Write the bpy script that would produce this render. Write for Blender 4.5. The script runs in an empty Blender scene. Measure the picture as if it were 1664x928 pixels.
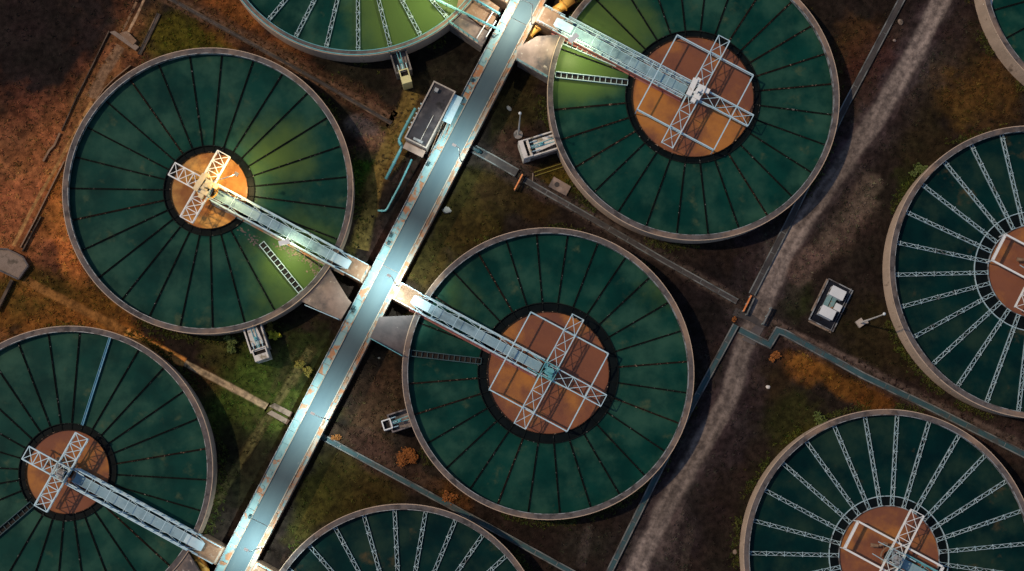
import bpy, math, random
import numpy as np
from mathutils import Vector, Matrix
random.seed(7)
S = bpy.context.scene
C = S.collection
PI = math.pi
R_ = math.radians

# ------------------------------------------------------------------ camera
F = 2600.0            # focal length in photo pixels
H = 165.0             # height of the drone above the ground
NAD = (785.0, 745.0)  # pixel of the point straight below
d = Vector(((NAD[0]-832)/F, -(NAD[1]-464)/F, -1)).normalized()
wz = -d
wx = (Vector((1, 0, 0)) - wz*wz.x).normalized()
wy = wz.cross(wx)
ROT = Matrix((wx, wy, wz))
cam = bpy.data.cameras.new('camera'); co = bpy.data.objects.new('camera', cam); C.objects.link(co)
co.matrix_world = Matrix.Translation((0, 0, H)) @ ROT.to_4x4()
cam.sensor_width = 36; cam.lens = F/1664*36; cam.clip_end = 5000; cam.clip_start = 1
S.camera = co

def at(px, py, z=0.0):
    """ground plan position seen at a photo pixel, for a thing at height z"""
    v = ROT @ Vector(((px-832)/F, -(py-464)/F, -1))
    t = (H-z)/(-v.z)
    return Vector((v.x*t, v.y*t, z))

# ------------------------------------------------------------------ light
EL, AZ = R_(54), R_(284)
w = bpy.data.worlds.new('World'); S.world = w; w.use_nodes = True
nt = w.node_tree
sky = nt.nodes.new('ShaderNodeTexSky'); sky.sky_type = 'NISHITA'; sky.sun_disc = False
sky.sun_elevation = EL; sky.sun_rotation = AZ
nt.links.new(sky.outputs[0], nt.nodes['Background'].inputs[0])
nt.nodes['Background'].inputs[1].default_value = 0.080
sl = bpy.data.lights.new('sun', 'SUN'); sl.energy = 2.0; sl.angle = R_(1.5); sl.color = (1, .74, .48)
so = bpy.data.objects.new('sun', sl); C.objects.link(so)
sd = Vector((math.sin(AZ)*math.cos(EL), math.cos(AZ)*math.cos(EL), math.sin(EL)))
so.rotation_euler = sd.to_track_quat('Z', 'Y').to_euler(); so.location = (0, 0, 60)
S.view_settings.view_transform = 'Standard'; S.view_settings.look = 'None'
S.view_settings.exposure = 0; S.view_settings.gamma = 1

# ------------------------------------------------------------------ materials
def pm(name, c1, c2=None, scale=1.0, rough=.7, metal=0.0, bump=0.0, c3=None, s3=1.0, t3=.6, w3=.08, detail=6,
       stretch=(1, 1, 1), c4=None, s4=.3, t4=.6, w4=.12, spec=.5, attr=None, algae_glow_tint=None):
    m = bpy.data.materials.new(name); m.use_nodes = True
    n, l = m.node_tree.nodes, m.node_tree.links
    b = n['Principled BSDF']
    b.inputs['Roughness'].default_value = rough; b.inputs['Metallic'].default_value = metal
    b.inputs['Specular IOR Level'].default_value = spec
    tc = n.new('ShaderNodeTexCoord'); oi = n.new('ShaderNodeObjectInfo')
    mu = n.new('ShaderNodeMath'); mu.operation = 'MULTIPLY'; mu.inputs[1].default_value = 57.0
    l.new(oi.outputs['Random'], mu.inputs[0])
    mp = n.new('ShaderNodeMapping'); mp.inputs['Scale'].default_value = stretch
    l.new(tc.outputs['Object'], mp.inputs['Vector'])
    ad = n.new('ShaderNodeVectorMath'); ad.operation = 'ADD'
    l.new(mp.outputs[0], ad.inputs[0]); l.new(mu.outputs[0], ad.inputs[1])
    def noise(s, det=detail, ro=.6):
        t = n.new('ShaderNodeTexNoise'); t.inputs['Scale'].default_value = s
        t.inputs['Detail'].default_value = det; t.inputs['Roughness'].default_value = ro
        l.new(ad.outputs[0], t.inputs['Vector']); return t.outputs['Fac']
    def ramp(src, a, bb):
        r = n.new('ShaderNodeMapRange'); r.inputs['From Min'].default_value = a; r.inputs['From Max'].default_value = bb
        r.interpolation_type = 'SMOOTHSTEP'; l.new(src, r.inputs['Value']); return r.outputs[0]
    def mix(f, a, bb, typ='MIX'):
        x = n.new('ShaderNodeMix'); x.data_type = 'RGBA'; x.blend_type = typ
        if isinstance(f, float): x.inputs[0].default_value = f
        else: l.new(f, x.inputs[0])
        for i, v in ((6, a), (7, bb)):
            if isinstance(v, tuple): x.inputs[i].default_value = (*v, 1)
            else: l.new(v, x.inputs[i])
        return x.outputs[2]
    nz = noise(scale)
    if attr:
        at_ = n.new('ShaderNodeAttribute'); at_.attribute_name = attr
        col = mix(ramp(nz, .3, .7), mix(1.0, at_.outputs['Color'], c1, 'MULTIPLY'), mix(1.0, at_.outputs['Color'], c2, 'MULTIPLY'))
    else:
        col = mix(ramp(nz, .3, .7), c1, c2 or c1)
    if c3: col = mix(ramp(noise(s3), t3-w3, t3+w3), col, c3)
    if c4: col = mix(ramp(noise(s4), t4-w4, t4+w4), col, c4)
    if algae_glow_tint:  # mixes painted yellow-green lamp glow into the water colour
        ba = n.new('ShaderNodeAttribute'); ba.attribute_name = 'algae_glow'
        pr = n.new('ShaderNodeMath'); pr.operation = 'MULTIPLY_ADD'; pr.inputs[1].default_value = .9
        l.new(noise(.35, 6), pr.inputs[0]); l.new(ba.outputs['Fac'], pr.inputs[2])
        col = mix(ramp(pr.outputs[0], .55, 1.35), col, algae_glow_tint)
    l.new(col, b.inputs['Base Color'])
    if bump:
        bp = n.new('ShaderNodeBump'); bp.inputs['Strength'].default_value = bump; bp.inputs['Distance'].default_value = .1
        l.new(noise(scale*3, 4), bp.inputs['Height']); l.new(bp.outputs[0], b.inputs['Normal'])
    return m

def emit(name, col, s):
    m = bpy.data.materials.new(name); m.use_nodes = True
    b = m.node_tree.nodes['Principled BSDF']
    b.inputs['Base Color'].default_value = (*col, 1); b.inputs['Emission Color'].default_value = (*col, 1)
    b.inputs['Emission Strength'].default_value = s
    return m

M = {}
M['rim'] = pm('rim concrete', (.075, .070, .075), (.125, .112, .112), 1.3, .85, bump=.4, c3=(.04, .037, .04), s3=.9, t3=.57, w3=.08, c4=(.27, .19, .14), s4=.22, t4=.58, w4=.12)
M['wall'] = pm('wall concrete', (.42, .33, .25), (.54, .42, .32), .8, .85, bump=.4, c3=(.20, .15, .11), s3=1.6, t3=.66, w3=.08, stretch=(1, 1, .25))
M['lip'] = pm('lip steel', (.26, .31, .34), (.38, .40, .42), 2.5, .5, .2, c3=(.10, .09, .09), s3=1.2, t3=.52)
M['fan'] = pm('fan concrete', (.20, .155, .13), (.36, .28, .24), .5, .85, bump=.4, c3=(.085, .08, .085), s3=.33, t3=.54, w3=.1, c4=(.42, .38, .33), s4=1.6, t4=.66, w4=.04)
M['fan_dark'] = pm('fan grey concrete', (.07, .066, .072), (.115, .10, .105), .6, .85, bump=.4, c3=(.045, .044, .05), s3=.4, t3=.55, w3=.12, c4=(.3, .27, .25), s4=1.3, t4=.68, w4=.03)
M['water'] = pm('clarifier water', (.0014, .027, .024), (.004, .049, .040), .24, .35, c3=(.026, .086, .062), s3=.27, t3=.57, w3=.17, c4=(.065, .098, .055), s4=.50, t4=.69, w4=.11, detail=8, spec=.06, algae_glow_tint=(.070, .125, .036))
M['water_deep'] = pm('deep clarifier water', (.001, .013, .016), (.002, .025, .025), .24, .35, c3=(.016, .040, .030), s3=.3, t3=.57, w3=.16, c4=(.08, .065, .034), s4=.33, t4=.68, w4=.08, detail=8, spec=.06, algae_glow_tint=(.070, .125, .036))
M['sludge'] = pm('sludge water', (.185, .076, .048), (.235, .094, .052), .25, .12, c3=(.15, .064, .048), s3=.2, t3=.55, w3=.10, c4=(.42, .18, .05), s4=.19, t4=.55, w4=.12, spec=.2)
M['sludge_ochre_lit'] = pm('ochre sludge water with lamp gold', (.30, .13, .04), (.42, .20, .06), .25, .12, c3=(.24, .09, .03), s3=.25, t3=.52, w3=.12, c4=(.6, .34, .1), s4=.22, t4=.56, w4=.12, spec=.3)  # ochre sludge with the hub lamp's gold put into its colour
M['old_dark'] = pm('weathered dark concrete', (.075, .055, .042), (.13, .095, .07), 1.2, .95, bump=.4, c3=(.04, .03, .022), s3=.7, t3=.5, w3=.1, c4=(.22, .15, .10), s4=.5, t4=.64, w4=.08)
M['dark_water'] = pm('dark launder water', (.003, .006, .008), (.006, .010, .012), 1.0, .4, spec=.05)
M['dark_steel'] = pm('dark steel', (.005, .008, .008), (.010, .013, .013), 1.5, .9, 0, c3=(.34, .35, .33), s3=4, t3=.66, w3=.04, spec=.1)
M['rust_steel'] = pm('rusty steel', (.012, .009, .008), (.025, .018, .014), 1.5, .9, 0, c3=(.40, .29, .21), s3=4, t3=.63, w3=.04, spec=.1)
M['galv'] = pm('galvanised steel', (.34, .52, .60), (.48, .64, .69), 1.5, .45, .1, c3=(.16, .18, .19), s3=1.4, t3=.62, w3=.06)
M['pale_steel'] = pm('pale blue paint on steel', (.40, .65, .78), (.53, .73, .83), 1.2, .45, .05, c3=(.34, .24, .2), s3=1.6, t3=.71, w3=.05)
M['white_steel'] = pm('white paint on steel', (.74, .82, .85), (.84, .88, .88), 1.2, .45, .05, c3=(.45, .33, .23), s3=1.6, t3=.70, w3=.05)
M['teal_steel'] = pm('teal paint on steel', (.09, .36, .42), (.16, .46, .52), 1.6, .45, .05, c3=(.3, .24, .2), s3=1.4, t3=.72, w3=.05)
M['deck_steel'] = pm('grey blue walkway plate', (.19, .35, .45), (.27, .43, .52), .7, .6, .05, c3=(.12, .22, .28), s3=.5, t3=.57, w3=.1, c4=(.42, .54, .6), s4=2.5, t4=.72, w4=.04)
M['blue_steel'] = pm('blue steel', (.06, .26, .42), (.10, .34, .5), 1.2, .5, .05, c3=(.2, .4, .5), s3=2, t3=.6)
M['maroon'] = pm('maroon primer', (.20, .06, .06), (.30, .12, .11), 1.0, .7, c3=(.38, .26, .2), s3=1.2, t3=.66)
M['ochre'] = pm('ochre concrete', (.19, .115, .072), (.27, .175, .11), 1.2, .8, bump=.3, c3=(.33, .26, .2), s3=2, t3=.62, w3=.05)
M['yellow'] = pm('ochre pipe paint', (.62, .30, .05), (.72, .40, .08), 1.0, .55, c3=(.35, .17, .05), s3=1.0, t3=.64)
M['cream'] = pm('cream machine paint', (.66, .55, .33), (.75, .64, .42), 1.5, .5, c3=(.3, .2, .1), s3=1.6, t3=.68, w3=.04)
M['black'] = pm('black opening', (.008, .007, .007), (.012, .01, .01), 1, .9)
M['deck'] = pm('bridge lane', (.055, .100, .125), (.082, .132, .152), .35, .75, c3=(.038, .068, .088), s3=.16, t3=.55, w3=.10, c4=(.15, .19, .20), s4=1.6, t4=.73, w4=.04, detail=9, bump=.08, stretch=(.25, 1, 1), spec=.3)
M['plate'] = pm('teal cover plate', (.13, .27, .30), (.20, .35, .37), 1.2, .55, .05, c3=(.32, .15, .07), s3=.9, t3=.57, w3=.05, c4=(.04, .055, .06), s4=1.7, t4=.69, w4=.03)
M['kerb'] = pm('kerb paint', (.30, .27, .22), (.38, .34, .28), 1.6, .8, c3=(.28, .12, .055), s3=1.1, t3=.57, w3=.06, c4=(.10, .15, .16), s4=1.4, t4=.63, w4=.05)
M['parapet'] = pm('parapet rusty steel', (.19, .20, .19), (.28, .25, .21), 1.4, .7, c3=(.30, .13, .055), s3=.8, t3=.53, w3=.06, c4=(.11, .21, .24), s4=1.0, t4=.59, w4=.05)
M['pier'] = pm('bridge wall concrete', (.15, .135, .125), (.22, .20, .18), .7, .85, bump=.3, c3=(.08, .07, .07), s3=.6, t3=.58)
M['roof'] = pm('bitumen roof', (.020, .021, .029), (.04, .038, .048), .5, .8, bump=.3, c3=(.007, .007, .01), s3=.5, t3=.58, w3=.05, c4=(.10, .094, .10), s4=.6, t4=.60, w4=.12)
M['stucco'] = pm('stucco', (.36, .33, .30), (.46, .42, .38), 1.2, .85, bump=.2, c3=(.2, .17, .15), s3=1.3, t3=.64)
M['box_white'] = pm('white box paint', (.62, .62, .60), (.74, .72, .68), 1.4, .6, c3=(.25, .22, .15), s3=1.1, t3=.57, w3=.07)
M['box_yellow'] = pm('pale yellow box paint', (.60, .57, .28), (.68, .65, .36), 1.4, .6, c3=(.3, .26, .15), s3=1.3, t3=.66)
M['box_grey'] = pm('grey box concrete', (.15, .14, .145), (.24, .21, .21), 1.6, .8, c3=(.07, .07, .075), s3=1.3, t3=.52, w3=.06)
M['navy'] = pm('dark enclosure floor', (.010, .013, .022), (.018, .022, .035), 1, .95, spec=.05)
M['cabinet'] = pm('white cabinet paint', (.62, .68, .72), (.70, .75, .78), .8, .5)
M['orange'] = pm('orange paint', (.72, .22, .06), (.8, .3, .1), 2, .6, c3=(.4, .2, .1), s3=2, t3=.68)
M['grey_pole'] = pm('pole paint', (.55, .55, .53), (.65, .64, .6), 1, .5)
M['duct_teal'] = pm('teal duct cover', (.014, .060, .078), (.028, .085, .10), .8, .7, c3=(.05, .055, .055), s3=.7, t3=.58, w3=.1)
M['duct_dark'] = pm('dark duct cover', (.028, .028, .032), (.055, .05, .05), .8, .8, c3=(.09, .075, .07), s3=.6, t3=.6, w3=.1)
M['duct_edge'] = pm('duct edge', (.12, .15, .16), (.2, .21, .21), .9, .8, c3=(.05, .05, .05), s3=.5, t3=.52, w3=.1)
M['old_concrete'] = pm('old concrete', (.20, .155, .125), (.28, .22, .18), 1, .9, bump=.3, c3=(.10, .08, .06), s3=1.0, t3=.58)
M['road'] = pm('dirt road', (.062, .056, .060), (.10, .092, .096), .5, .95, bump=.6, c3=(.15, .137, .137), s3=.28, t3=.58, w3=.12, c4=(.03, .03, .033), s4=.4, t4=.66, w4=.08, detail=9)
M['path'] = pm('footpath', (.13, .10, .075), (.19, .145, .10), .6, .95, bump=.5, c3=(.10, .07, .04), s3=.5, t3=.58, w3=.1, c4=(.26, .12, .04), s4=.10, t4=.50, w4=.08)
M['track'] = pm('service track', (.045, .036, .034), (.08, .065, .06), .6, .95, bump=.5, c3=(.022, .018, .018), s3=.4, t3=.52, w3=.12, stretch=(1, 1, 1))
M['ground'] = pm('soil and turf', (.48, .46, .44), (1.24, 1.18, 1.08), 1.7, .97, bump=1.0, attr='Col', detail=10, spec=.1)
M['tuft'] = pm('grass tufts', (.55, .55, .55), (1.05, 1.0, .95), 2, .9, attr='Col', spec=.1)
M['wood'] = pm('bark', (.06, .04, .025), (.1, .07, .04), 4, .9)
M['leaf_yellow'] = pm('yellow green leaves', (.40, .42, .02), (.55, .52, .03), 3, .7)
M['leaf_green'] = pm('green leaves', (.05, .085, .015), (.09, .13, .02), 3, .7)
M['leaf_rust'] = pm('rust coloured leaves', (.22, .07, .012), (.33, .12, .02), 3, .8)
M['leaf_olive'] = pm('olive leaves', (.12, .11, .015), (.2, .16, .02), 3, .8)
M['lens_cool'] = emit('cool lamp lens', (.85, 1, .97), 12)
M['lens_warm'] = emit('warm lamp lens', (1, .8, .4), 12)

# ------------------------------------------------------------------ mesh helpers
class MB:
    def __init__(s): s.v, s.f = [], []
    def add(s, vs, fs):
        o = len(s.v); s.v += [tuple(x) for x in vs]; s.f += [tuple(i+o for i in f) for f in fs]; return s
    def box(s, c, size, rz=0.0):
        cx, cy, cz = c; a, b, h = (x/2 for x in size); k, q = math.cos(rz), math.sin(rz)
        vs = [(cx+x*k-y*q, cy+x*q+y*k, cz+z) for z in (-h, h) for x, y in ((-a, -b), (a, -b), (a, b), (-a, b))]
        return s.add(vs, [(3, 2, 1, 0), (4, 5, 6, 7), (0, 1, 5, 4), (1, 2, 6, 5), (2, 3, 7, 6), (3, 0, 4, 7)])
    def bar(s, p, q, wd, ht=None):
        p, q = Vector(p), Vector(q); ht = ht or wd
        dr = (q-p).normalized(); up = Vector((0, 0, 1)) if abs(dr.z) < .95 else Vector((1, 0, 0))
        a = dr.cross(up).normalized()*wd/2; b = a.cross(dr).normalized()*ht/2
        vs = [p-a-b, p+a-b, p+a+b, p-a+b, q-a-b, q+a-b, q+a+b, q-a+b]
        return s.add(vs, [(0, 1, 2, 3), (7, 6, 5, 4), (1, 0, 4, 5), (2, 1, 5, 6), (3, 2, 6, 7), (0, 3, 7, 4)])
    def tube(s, pts, r, n=10):
        pts = [Vector(p) for p in pts]; rings = []
        for i, p in enumerate(pts):
            t = ((pts[min(i+1, len(pts)-1)]-p).normalized()+(p-pts[max(i-1, 0)]).normalized()).normalized()
            up = Vector((0, 0, 1)) if abs(t.z) < .95 else Vector((1, 0, 0))
            a = t.cross(up).normalized(); b = a.cross(t)
            rr = r[i] if isinstance(r, (list, tuple)) else r
            rings.append([p+(a*math.cos(2*PI*k/n)+b*math.sin(2*PI*k/n))*rr for k in range(n)])
        vs = [x for g in rings for x in g]
        fs = [(i*n+k, i*n+(k+1) % n, (i+1)*n+(k+1) % n, (i+1)*n+k) for i in range(len(pts)-1) for k in range(n)]
        fs += [tuple(range(n-1, -1, -1)), tuple((len(pts)-1)*n+k for k in range(n))]
        return s.add(vs, fs)
    def ring(s, r0, r1, z0, z1, n=160, c=(0, 0), a0=0, a1=2*PI):
        full = abs(a1-a0-2*PI) < 1e-6; m = n if full else n+1; vs = []
        for k in range(m):
            a = a0+(a1-a0)*k/n
            for r, z in ((r0, z0), (r1, z0), (r1, z1), (r0, z1)): vs.append((c[0]+r*math.cos(a), c[1]+r*math.sin(a), z))
        fs = []
        for k in range(n):
            o, p = 4*k, 4*((k+1) % m)
            for e in range(4): fs.append((o+e, o+(e+1) % 4, p+(e+1) % 4, p+e))
        if not full: fs += [(3, 2, 1, 0), tuple(4*(m-1)+e for e in range(4))]
        return s.add(vs, fs)
    def disc(s, r, z, n=96, c=(0, 0), r0=0):
        if r0:
            vs = [(c[0]+q*math.cos(2*PI*k/n), c[1]+q*math.sin(2*PI*k/n), z) for q in (r0, r) for k in range(n)]
            return s.add(vs, [(k, n+k, n+(k+1) % n, (k+1) % n) for k in range(n)])
        return s.add([(c[0]+r*math.cos(2*PI*k/n), c[1]+r*math.sin(2*PI*k/n), z) for k in range(n)], [tuple(range(n))])
    def cyl(s, c, r, z0, z1, n=20):
        return s.tube([(c[0], c[1], z0), (c[0], c[1], z1)], r, n)
    def prism(s, poly, z0, z1):
        ar = sum(poly[i][0]*poly[(i+1) % len(poly)][1]-poly[(i+1) % len(poly)][0]*poly[i][1] for i in range(len(poly)))
        if ar < 0: poly = poly[::-1]
        n = len(poly); vs = [(p[0], p[1], z0) for p in poly]+[(p[0], p[1], z1) for p in poly]
        return s.add(vs, [tuple(range(n-1, -1, -1)), tuple(range(n, 2*n))]+[(i, (i+1) % n, n+(i+1) % n, n+i) for i in range(n)])
    def strip(s, pts, o0, o1, z0, z1):
        """mitred bar along a plan polyline, between side offsets o0 and o1"""
        pts = [Vector((p[0], p[1])) for p in pts]; L, Rr = [], []
        for i, p in enumerate(pts):
            a = (p-pts[i-1]).normalized() if i else (pts[1]-p).normalized()
            b = (pts[i+1]-p).normalized() if i < len(pts)-1 else a
            na, nb = Vector((-a.y, a.x)), Vector((-b.y, b.x)); m = (na+nb).normalized(); k = 1/max(.4, m.dot(na))
            L.append(p+m*o0*k); Rr.append(p+m*o1*k)
        vs = [];
        for a, b in zip(L, Rr): vs += [(a.x, a.y, z0), (b.x, b.y, z0), (b.x, b.y, z1), (a.x, a.y, z1)]
        fs = [(3, 2, 1, 0), tuple(4*(len(pts)-1)+e for e in range(4))]
        for i in range(len(pts)-1):
            o = 4*i
            for e in range(4): fs.append((o+e, o+(e+1) % 4, o+4+(e+1) % 4, o+4+e))
        return s.add(vs, fs)
    def mesh(s, name, mat, smooth=False):
        me = bpy.data.meshes.new(name); me.from_pydata(s.v, [], s.f); me.materials.append(mat)
        if smooth: me.polygons.foreach_set('use_smooth', [True]*len(me.polygons))
        me.update(); return me
    def build(s, name, mat, parent=None, loc=(0, 0, 0), rz=0.0, smooth=False):
        return link(name, s.mesh(name, mat, smooth), parent, loc, rz)

def link(name, me, parent=None, loc=(0, 0, 0), rz=0.0):
    o = bpy.data.objects.new(name, me); C.objects.link(o); o.parent = parent
    o.location = loc; o.rotation_euler = (0, 0, rz); return o
def tag(o, label, cat, group=None):
    o['label'] = label; o['category'] = cat
    if group: o['group'] = group
    return o
def thing(name, label, cat, loc=(0, 0, 0), rz=0.0, group=None):
    o = bpy.data.objects.new(name, None); C.objects.link(o); o.empty_display_size = .5
    o.location = loc; o.rotation_euler = (0, 0, rz); return tag(o, label, cat, group)
def struct(o): o['kind'] = 'structure'; return o
def lamp(name, parent, loc, power, col, size=.3, aim=None, spread=150):
    l = bpy.data.lights.new(name, 'AREA'); l.shape = 'DISK'; l.size = size; l.energy = power; l.color = col; l.spread = R_(spread)
    o = bpy.data.objects.new(name, l); C.objects.link(o); o.parent = parent; o.location = loc
    if aim is not None: o.rotation_euler = (-Vector(aim)).to_track_quat('Z', 'Y').to_euler()
    return o
def P2(pts, o, z=0): return [(q.x-o.x, q.y-o.y) for q in (at(x, y, z) for x, y in pts)]

# ------------------------------------------------------------------ layout
ZR, ZW = 3.2, 2.45            # wall top, water level
TANKS = {                     # centre px, radius px, well px, ring px, troughs, first angle, light troughs
 'A': ((338, 308), 235, 63, 74, 27, 5.9, 0), 'B': ((1127, 155), 236, 99, 109, 28, 5.6, 0), 'C': ((891, 605), 236, 99, 114, 28, 4.6, 0),
 'T': ((580, -140), 235, 75, 97, 27, 4.3, 1), 'D': ((1684, 440), 237, 75, 97, 27, 8.2, 1), 'F': ((1447, 905), 237, 81, 97, 27, 5.2, 1),
 'E': ((652, 1059), 237, 75, 97, 28, 3.3, 1), 'H': ((107, 767), 238, 68, 79, 28, 9.6, 0), 'G': ((1830, -45), 235, 75, 97, 28, 3.0, 2)}
TLAB = {
 'A': 'round settling tank with a small gold-lit sludge well in its middle',
 'B': 'round settling tank with bright green water beside a pale fan slab and white hub boxes',
 'C': 'round settling tank with square hub frame, below the crossing of the bridge and access walkways',
 'T': 'round settling tank cut by the top edge, with a teal pipe round its rim',
 'D': 'round settling tank with pale lattice troughs cut by the right edge',
 'F': 'round settling tank with pale troughs and small brown well in the bottom right corner',
 'E': 'round settling tank with only its upper arc and pale troughs showing at the bottom edge',
 'H': 'round settling tank at lower left with brown well, dark troughs and one bright blue trough',
 'G': 'round settling tank of which only a tan wall arc shows in the top right corner'}
TC, TR, TW, TG = {}, {}, {}, {}
for k, (c, r, wl, rg, n, a, st) in TANKS.items():
    TC[k] = at(*c, ZR); TR[k] = (at(c[0]+r, c[1], ZR)-TC[k]).length
    q = at(*c, ZW)
    TW[k] = (at(c[0]+wl, c[1], ZW)-q).length; TG[k] = (at(c[0]+rg, c[1], ZW)-q).length
UX = at(891, 605)-at(338, 308); UANG = math.atan2(UX.y, UX.x)       # direction of the access walkways
U = Vector((math.cos(UANG), math.sin(UANG), 0)); V = Vector((U.y, -U.x, 0))   # V runs down along the main bridge

# ------------------------------------------------------------------ ground
rng = np.random.default_rng(5)
def vnoise(x, y, s, seed):
    g = np.random.default_rng(seed).random((64, 64)); u, v = x/s, y/s
    i, j = np.floor(u).astype(int), np.floor(v).astype(int); a, b = u-i, v-j
    a = a*a*(3-2*a); b = b*b*(3-2*b)
    q = lambda p, r: g[p % 64, r % 64]
    return (q(i, j)*(1-a)+q(i+1, j)*a)*(1-b)+(q(i, j+1)*(1-a)+q(i+1, j+1)*a)*b
def fbm(x, y, s, seed, o=5):
    t, am, tot = 0, 1, 0
    for k in range(o): t = t+am*vnoise(x+13.7*k, y-7.3*k, s/2**k, seed+k); tot += am; am *= .55
    return t/tot
SC = H/F
BLOBS = [  # px, py, rx, ry, angle, albedo with orange sunlight and bridge-side shade painted in, strength
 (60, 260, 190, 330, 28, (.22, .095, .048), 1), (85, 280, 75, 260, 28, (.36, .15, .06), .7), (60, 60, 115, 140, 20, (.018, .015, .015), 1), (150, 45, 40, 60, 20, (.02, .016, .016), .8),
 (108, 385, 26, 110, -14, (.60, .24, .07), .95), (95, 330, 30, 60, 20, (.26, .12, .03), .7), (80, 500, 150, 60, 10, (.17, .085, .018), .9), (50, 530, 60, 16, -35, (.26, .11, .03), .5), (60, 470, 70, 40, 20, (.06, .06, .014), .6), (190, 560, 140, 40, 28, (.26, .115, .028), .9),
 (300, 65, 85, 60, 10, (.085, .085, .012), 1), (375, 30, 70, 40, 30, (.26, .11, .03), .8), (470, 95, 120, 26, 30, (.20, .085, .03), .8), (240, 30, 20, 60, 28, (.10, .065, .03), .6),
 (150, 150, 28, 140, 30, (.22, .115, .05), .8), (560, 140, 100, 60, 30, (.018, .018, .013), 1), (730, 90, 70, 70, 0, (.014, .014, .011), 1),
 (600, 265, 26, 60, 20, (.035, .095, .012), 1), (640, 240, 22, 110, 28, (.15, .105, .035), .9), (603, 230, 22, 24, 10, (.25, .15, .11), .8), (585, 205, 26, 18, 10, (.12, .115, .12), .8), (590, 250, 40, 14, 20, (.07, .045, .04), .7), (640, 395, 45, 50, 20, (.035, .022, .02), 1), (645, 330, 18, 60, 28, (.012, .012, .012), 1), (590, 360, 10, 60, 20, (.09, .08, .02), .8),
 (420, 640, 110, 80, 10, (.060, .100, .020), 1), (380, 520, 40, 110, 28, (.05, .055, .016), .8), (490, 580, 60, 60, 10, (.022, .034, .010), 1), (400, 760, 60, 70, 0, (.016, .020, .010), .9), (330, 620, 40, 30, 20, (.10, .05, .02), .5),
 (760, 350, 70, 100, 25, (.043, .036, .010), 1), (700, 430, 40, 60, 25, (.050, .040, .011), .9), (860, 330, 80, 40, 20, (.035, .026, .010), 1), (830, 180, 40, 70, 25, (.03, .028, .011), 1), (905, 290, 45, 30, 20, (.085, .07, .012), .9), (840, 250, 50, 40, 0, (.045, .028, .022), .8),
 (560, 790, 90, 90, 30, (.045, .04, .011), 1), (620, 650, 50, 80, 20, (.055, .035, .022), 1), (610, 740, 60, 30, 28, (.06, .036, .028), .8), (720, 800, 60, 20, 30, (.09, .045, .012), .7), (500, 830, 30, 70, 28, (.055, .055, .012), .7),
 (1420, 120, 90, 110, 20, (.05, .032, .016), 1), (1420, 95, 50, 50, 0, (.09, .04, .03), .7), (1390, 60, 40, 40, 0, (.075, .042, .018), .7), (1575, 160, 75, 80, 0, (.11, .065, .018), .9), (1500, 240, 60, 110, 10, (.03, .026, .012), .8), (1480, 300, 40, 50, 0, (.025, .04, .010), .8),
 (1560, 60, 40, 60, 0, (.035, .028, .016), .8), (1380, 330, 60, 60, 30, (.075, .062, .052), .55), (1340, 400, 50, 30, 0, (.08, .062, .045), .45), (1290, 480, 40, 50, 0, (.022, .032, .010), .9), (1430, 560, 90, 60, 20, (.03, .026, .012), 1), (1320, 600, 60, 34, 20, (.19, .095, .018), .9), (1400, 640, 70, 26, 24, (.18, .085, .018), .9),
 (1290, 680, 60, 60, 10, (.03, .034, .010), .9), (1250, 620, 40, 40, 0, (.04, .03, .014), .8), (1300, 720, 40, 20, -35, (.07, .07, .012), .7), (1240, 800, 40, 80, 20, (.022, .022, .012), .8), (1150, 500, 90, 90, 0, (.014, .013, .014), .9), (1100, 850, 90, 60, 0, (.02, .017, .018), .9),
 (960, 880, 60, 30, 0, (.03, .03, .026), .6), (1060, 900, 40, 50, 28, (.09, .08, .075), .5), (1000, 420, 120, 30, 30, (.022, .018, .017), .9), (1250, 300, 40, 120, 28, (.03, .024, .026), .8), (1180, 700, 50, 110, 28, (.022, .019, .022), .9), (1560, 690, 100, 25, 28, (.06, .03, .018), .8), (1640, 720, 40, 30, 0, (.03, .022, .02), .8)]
ROAD = [(1560, -60), (1530, 0), (1480, 95), (1428, 190), (1385, 245), (1340, 310), (1295, 375), (1266, 425), (1243, 480), (1222, 530), (1205, 575), (1186, 640), (1140, 720), (1092, 805), (1050, 890), (1020, 960)]
STROKES = [(ROAD, 26, (.085, .075, .08), .9), (ROAD, 60, (.045, .038, .042), .5), ([(1700, 745), (1500, 655), (1260, 540), (1200, 495), (845, 288), (770, 240)], 16, (.045, .035, .033), .8),
 ([(255, -15), (400, 62), (640, 195)], 17, (.085, .05, .03), .8), ([(505, 570), (430, 685), (350, 815)], 8, (.075, .07, .028), .6), ([(480, 570), (415, 680)], 4, (.07, .065, .03), .3),
 ([(530, 700), (700, 790)], 20, (.06, .038, .03), .6), ([(1300, 440), (1345, 400), (1400, 330), (1420, 300)], 22, (.17, .14, .115), .6), ([(1060, 890), (1090, 830)], 22, (.12, .105, .1), .5), ([(945, 915), (955, 860)], 9, (.08, .075, .07), .5), ([(1110, 925), (1120, 860)], 7, (.08, .075, .065), .5)]
def coords(a, b, st, far):
    inner = np.arange(a, b+1e-6, st); k = np.geomspace(1, far, 16)
    return np.concatenate([a-k[::-1], inner, b+k])
pa, pb, pc_, pd_ = at(-80, -80), at(1750, -80), at(-80, 1010), at(1750, 1010)
gx = coords(min(pa.x, pc_.x), max(pb.x, pd_.x), .2, 2500); gy = coords(pc_.y, pa.y, .2, 2500)
X, Y = np.meshgrid(gx, gy); nx, ny = len(gx), len(gy)
wob = fbm(X, Y, 4.0, 11)-.5; wob2 = fbm(X, Y, 1.2, 31)-.5
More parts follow.
